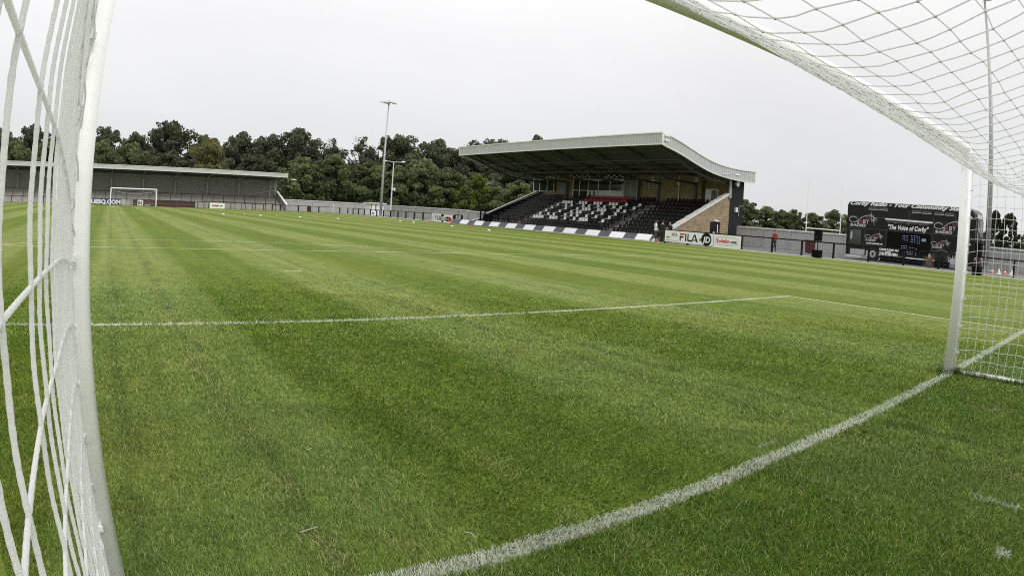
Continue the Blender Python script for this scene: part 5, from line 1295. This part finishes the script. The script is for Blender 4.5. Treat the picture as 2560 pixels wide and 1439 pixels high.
# ------------------------------------------------------------------ people
def person(label, loc, face, height, top, legs, hairm, pose='stand', arms=((.18, -.05), (.18, .05)), lean=0., group=None):
    """one continuous skinned body; face = heading angle, y forward in local space"""
    k = height / 1.75; V = []; E = []; Rr = []
    def v(x, y, z, r_, ry=None): V.append((x * k, (y + lean * max(0, z - .9)) * k, z * k)); Rr.append((r_ * k, (ry or r_) * k)); return len(V) - 1
    def e(a, b): E.append((a, b))
    pel = v(0, 0, .93, .15, .11); wa = v(0, 0, 1.08, .135, .095); ch = v(0, .0, 1.28, .165, .11); sh = v(0, -.01, 1.42, .11, .08); nk = v(0, 0, 1.50, .052)
    hd0 = v(0, .02, 1.58, .075, .085); hd1 = v(0, .02, 1.67, .082, .095); hd2 = v(0, .005, 1.735, .05)
    nose = v(0, .115, 1.63, .013); e(hd0, nose)
    for a, b in ((pel, wa), (wa, ch), (ch, sh), (sh, nk), (nk, hd0), (hd0, hd1), (hd1, hd2)): e(a, b)
    st = .0 if pose == 'stand' else .26
    for s_, (sw, fw) in zip((-1, 1), arms):
        f = st * s_
        hp = v(.095 * s_, 0, .88, .10); kn = v(.10 * s_, f * .55 + (.03 if pose == 'stand' else .08), .49, .062); an = v(.105 * s_, f * 1.0 - .02 - (.12 if (f < 0) else 0), .10 + (.10 if f < 0 else 0), .043); to = v(.12 * s_, f + .13 - (.14 if f < 0 else 0), .045 + (.05 if f < 0 else 0), .036)
        for a, b in ((pel, hp), (hp, kn), (kn, an), (an, to)): e(a, b)
        s0 = v(.185 * s_, -.01, 1.41, .058); el = v((.20 + sw * .25) * s_, -.03 + fw * .3, 1.14, .043); ex, ey, ez = (.19 + sw * .2) * s_, .02 + fw, .92 + abs(fw) * .45; wr = v(ex, ey, ez, .028)
        pm = v(ex, ey + .03, ez - .06, .034, .02)
        for a, b in ((sh, s0), (s0, el), (el, wr), (wr, pm)): e(a, b)
        for j in range(4):
            fx_ = (j - 1.5) * .018; f1 = v(ex + fx_, ey + .045, ez - .12, .009); f2 = v(ex + fx_, ey + .06, ez - .155 - .01 * (1.5 - abs(j - 1.5)), .008); e(pm, f1); e(f1, f2)
        t1 = v(ex - .035 * s_, ey + .05, ez - .075, .011); t2 = v(ex - .04 * s_, ey + .07, ez - .105, .009); e(pm, t1); e(t1, t2)
    me = bpy.data.meshes.new('p'); me.from_pydata(V, E, []); o = bpy.data.objects.new('p', me); col.objects.link(o)
    m = o.modifiers.new('s', 'SKIN'); m.use_smooth_shade = True; sv = me.skin_vertices[0].data
    for i, r_ in enumerate(Rr): sv[i].radius = r_
    sv[0].use_root = True; sub = o.modifiers.new('u', 'SUBSURF'); sub.levels = 1; sub.render_levels = 1
    bpy.context.view_layer.update(); bmsh = bpy.data.meshes.new_from_object(o.evaluated_get(bpy.context.evaluated_depsgraph_get())); bpy.data.objects.remove(o)
    bmsh.materials.clear(); [bmsh.materials.append(q) for q in (M['skin'], top, legs, M['black'])]
    for p in bmsh.polygons:
        z = p.center.z / k; x = abs(p.center.x / k)
        hand = x > .17 and z < .93 + .5 * max(abs(arms[0][1]), abs(arms[1][1])) and z > .6 and (z < .935 or abs(p.center.y / k) > .2)
        p.material_index = 0 if z > 1.475 or hand else (1 if z > .96 or x > .19 and z > .7 else (3 if z < .085 else 2))
    b = bpy.data.objects.new('person', bmsh); col.objects.link(b); b.location = loc; b.rotation_euler = (0, 0, face)
    tag(b, label, 'person', group)
    if hairm:
        mb = MB(); n = 12
        for i, (h_, r_) in enumerate(((1.60, .090), (1.66, .098), (1.72, .088), (1.765, .055), (1.785, .01))):
            for j in range(n):
                a = 2 * math.pi * j / n; yy_ = math.sin(a) * r_ - .006 if math.sin(a) < .3 else math.sin(a) * r_ * (.35 if i < 2 else .95); mb.v.append((math.cos(a) * r_ * .92 * k, (yy_ + .01 + lean * (h_ - .9)) * k, h_ * k))
        for i in range(4):
            for j in range(n): mb.f.append((i * n + j, i * n + (j + 1) % n, (i + 1) * n + (j + 1) % n, (i + 1) * n + j)); mb.m.append(0)
        h = mb.build('hair', hairm, smooth=True); h.parent = b
    return b
zg = G(33, 31) - .01
person('person in a white shirt and blue-grey trousers at the end of the striped barrier', (32.75, 31.15, zg), R(-115), 1.62, M['shirt'], M['jeans'], M['hair'], arms=((.1, .28), (.12, .05)))
person('person in a dark red top half hidden behind the white-shirted person', (33.6, 31.2, zg), R(60), 1.58, M['busred'], M['suit'], M['hair'])
person('person in a black suit seen from behind, middle of the standing group', (32.6, 30.35, zg), R(-75), 1.62, M['suit'], M['suit'], M['hair'], arms=((.2, .02), (.2, .02)))
person('person in black clothes with thin pale hair, right of the group', (33.2, 30.1, zg), R(95), 1.55, M['suit'], M['suit'], None, arms=((.1, .2), (.1, .2)), lean=.08)
person('person in a red top and dark trousers walking behind the black rail', (35.4, 22.35, -.03), R(165), 1.50, M['redtop'], M['suit'], M['hair'], pose='walk', arms=((.1, .22), (.12, -.12)))
# small items at the group's feet
mb = MB(); mb.tube([(32.7, 30.9, zg), (32.7, 30.9, zg + .28)], [.11, .03], 10); tag(mb.build('traffic_cone', M['orange'], loc=(32.7, 30.9, zg)), 'tiny orange cone at the feet of the standing people', 'traffic cone')
mb = MB(); mb.box((32.6, 31.05, zg), (32.9, 31.35, zg + .2)); mb.box((32.68, 31.1, zg + .2), (32.82, 31.3, zg + .26)); tag(mb.build('kit_bag', M['white'], loc=(32.75, 31.2, zg)), 'small white bag at the feet of the white-shirted person', 'bag')
# loose cut grass stems on the turf
for i, (x, y, L_, a) in enumerate(((-2.67, 1.39, .03, 0), (-3.0, .45, .09, .1), (-2.37, .14, .05, 1.9))):
    mb = MB(); mb.tube([(x + L_ * (t_ - .5) * math.cos(a) + .012 * math.sin(3 * t_), y + L_ * (t_ - .5) * math.sin(a) + .01 * t_ * t_, .036 + .006 * math.sin(2.5 * t_)) for t_ in [j / 6 for j in range(7)]], .0018, 5)
    tag(mb.build('grass_stem', M['poster'], loc=(x, y, .035)), ['pale fleck of straw lying in the turf, furthest from the goal line', 'longer pale grass stem lying curved in the near turf', 'short bent pale stem lying just inside the goal line'][i], 'grass stem')
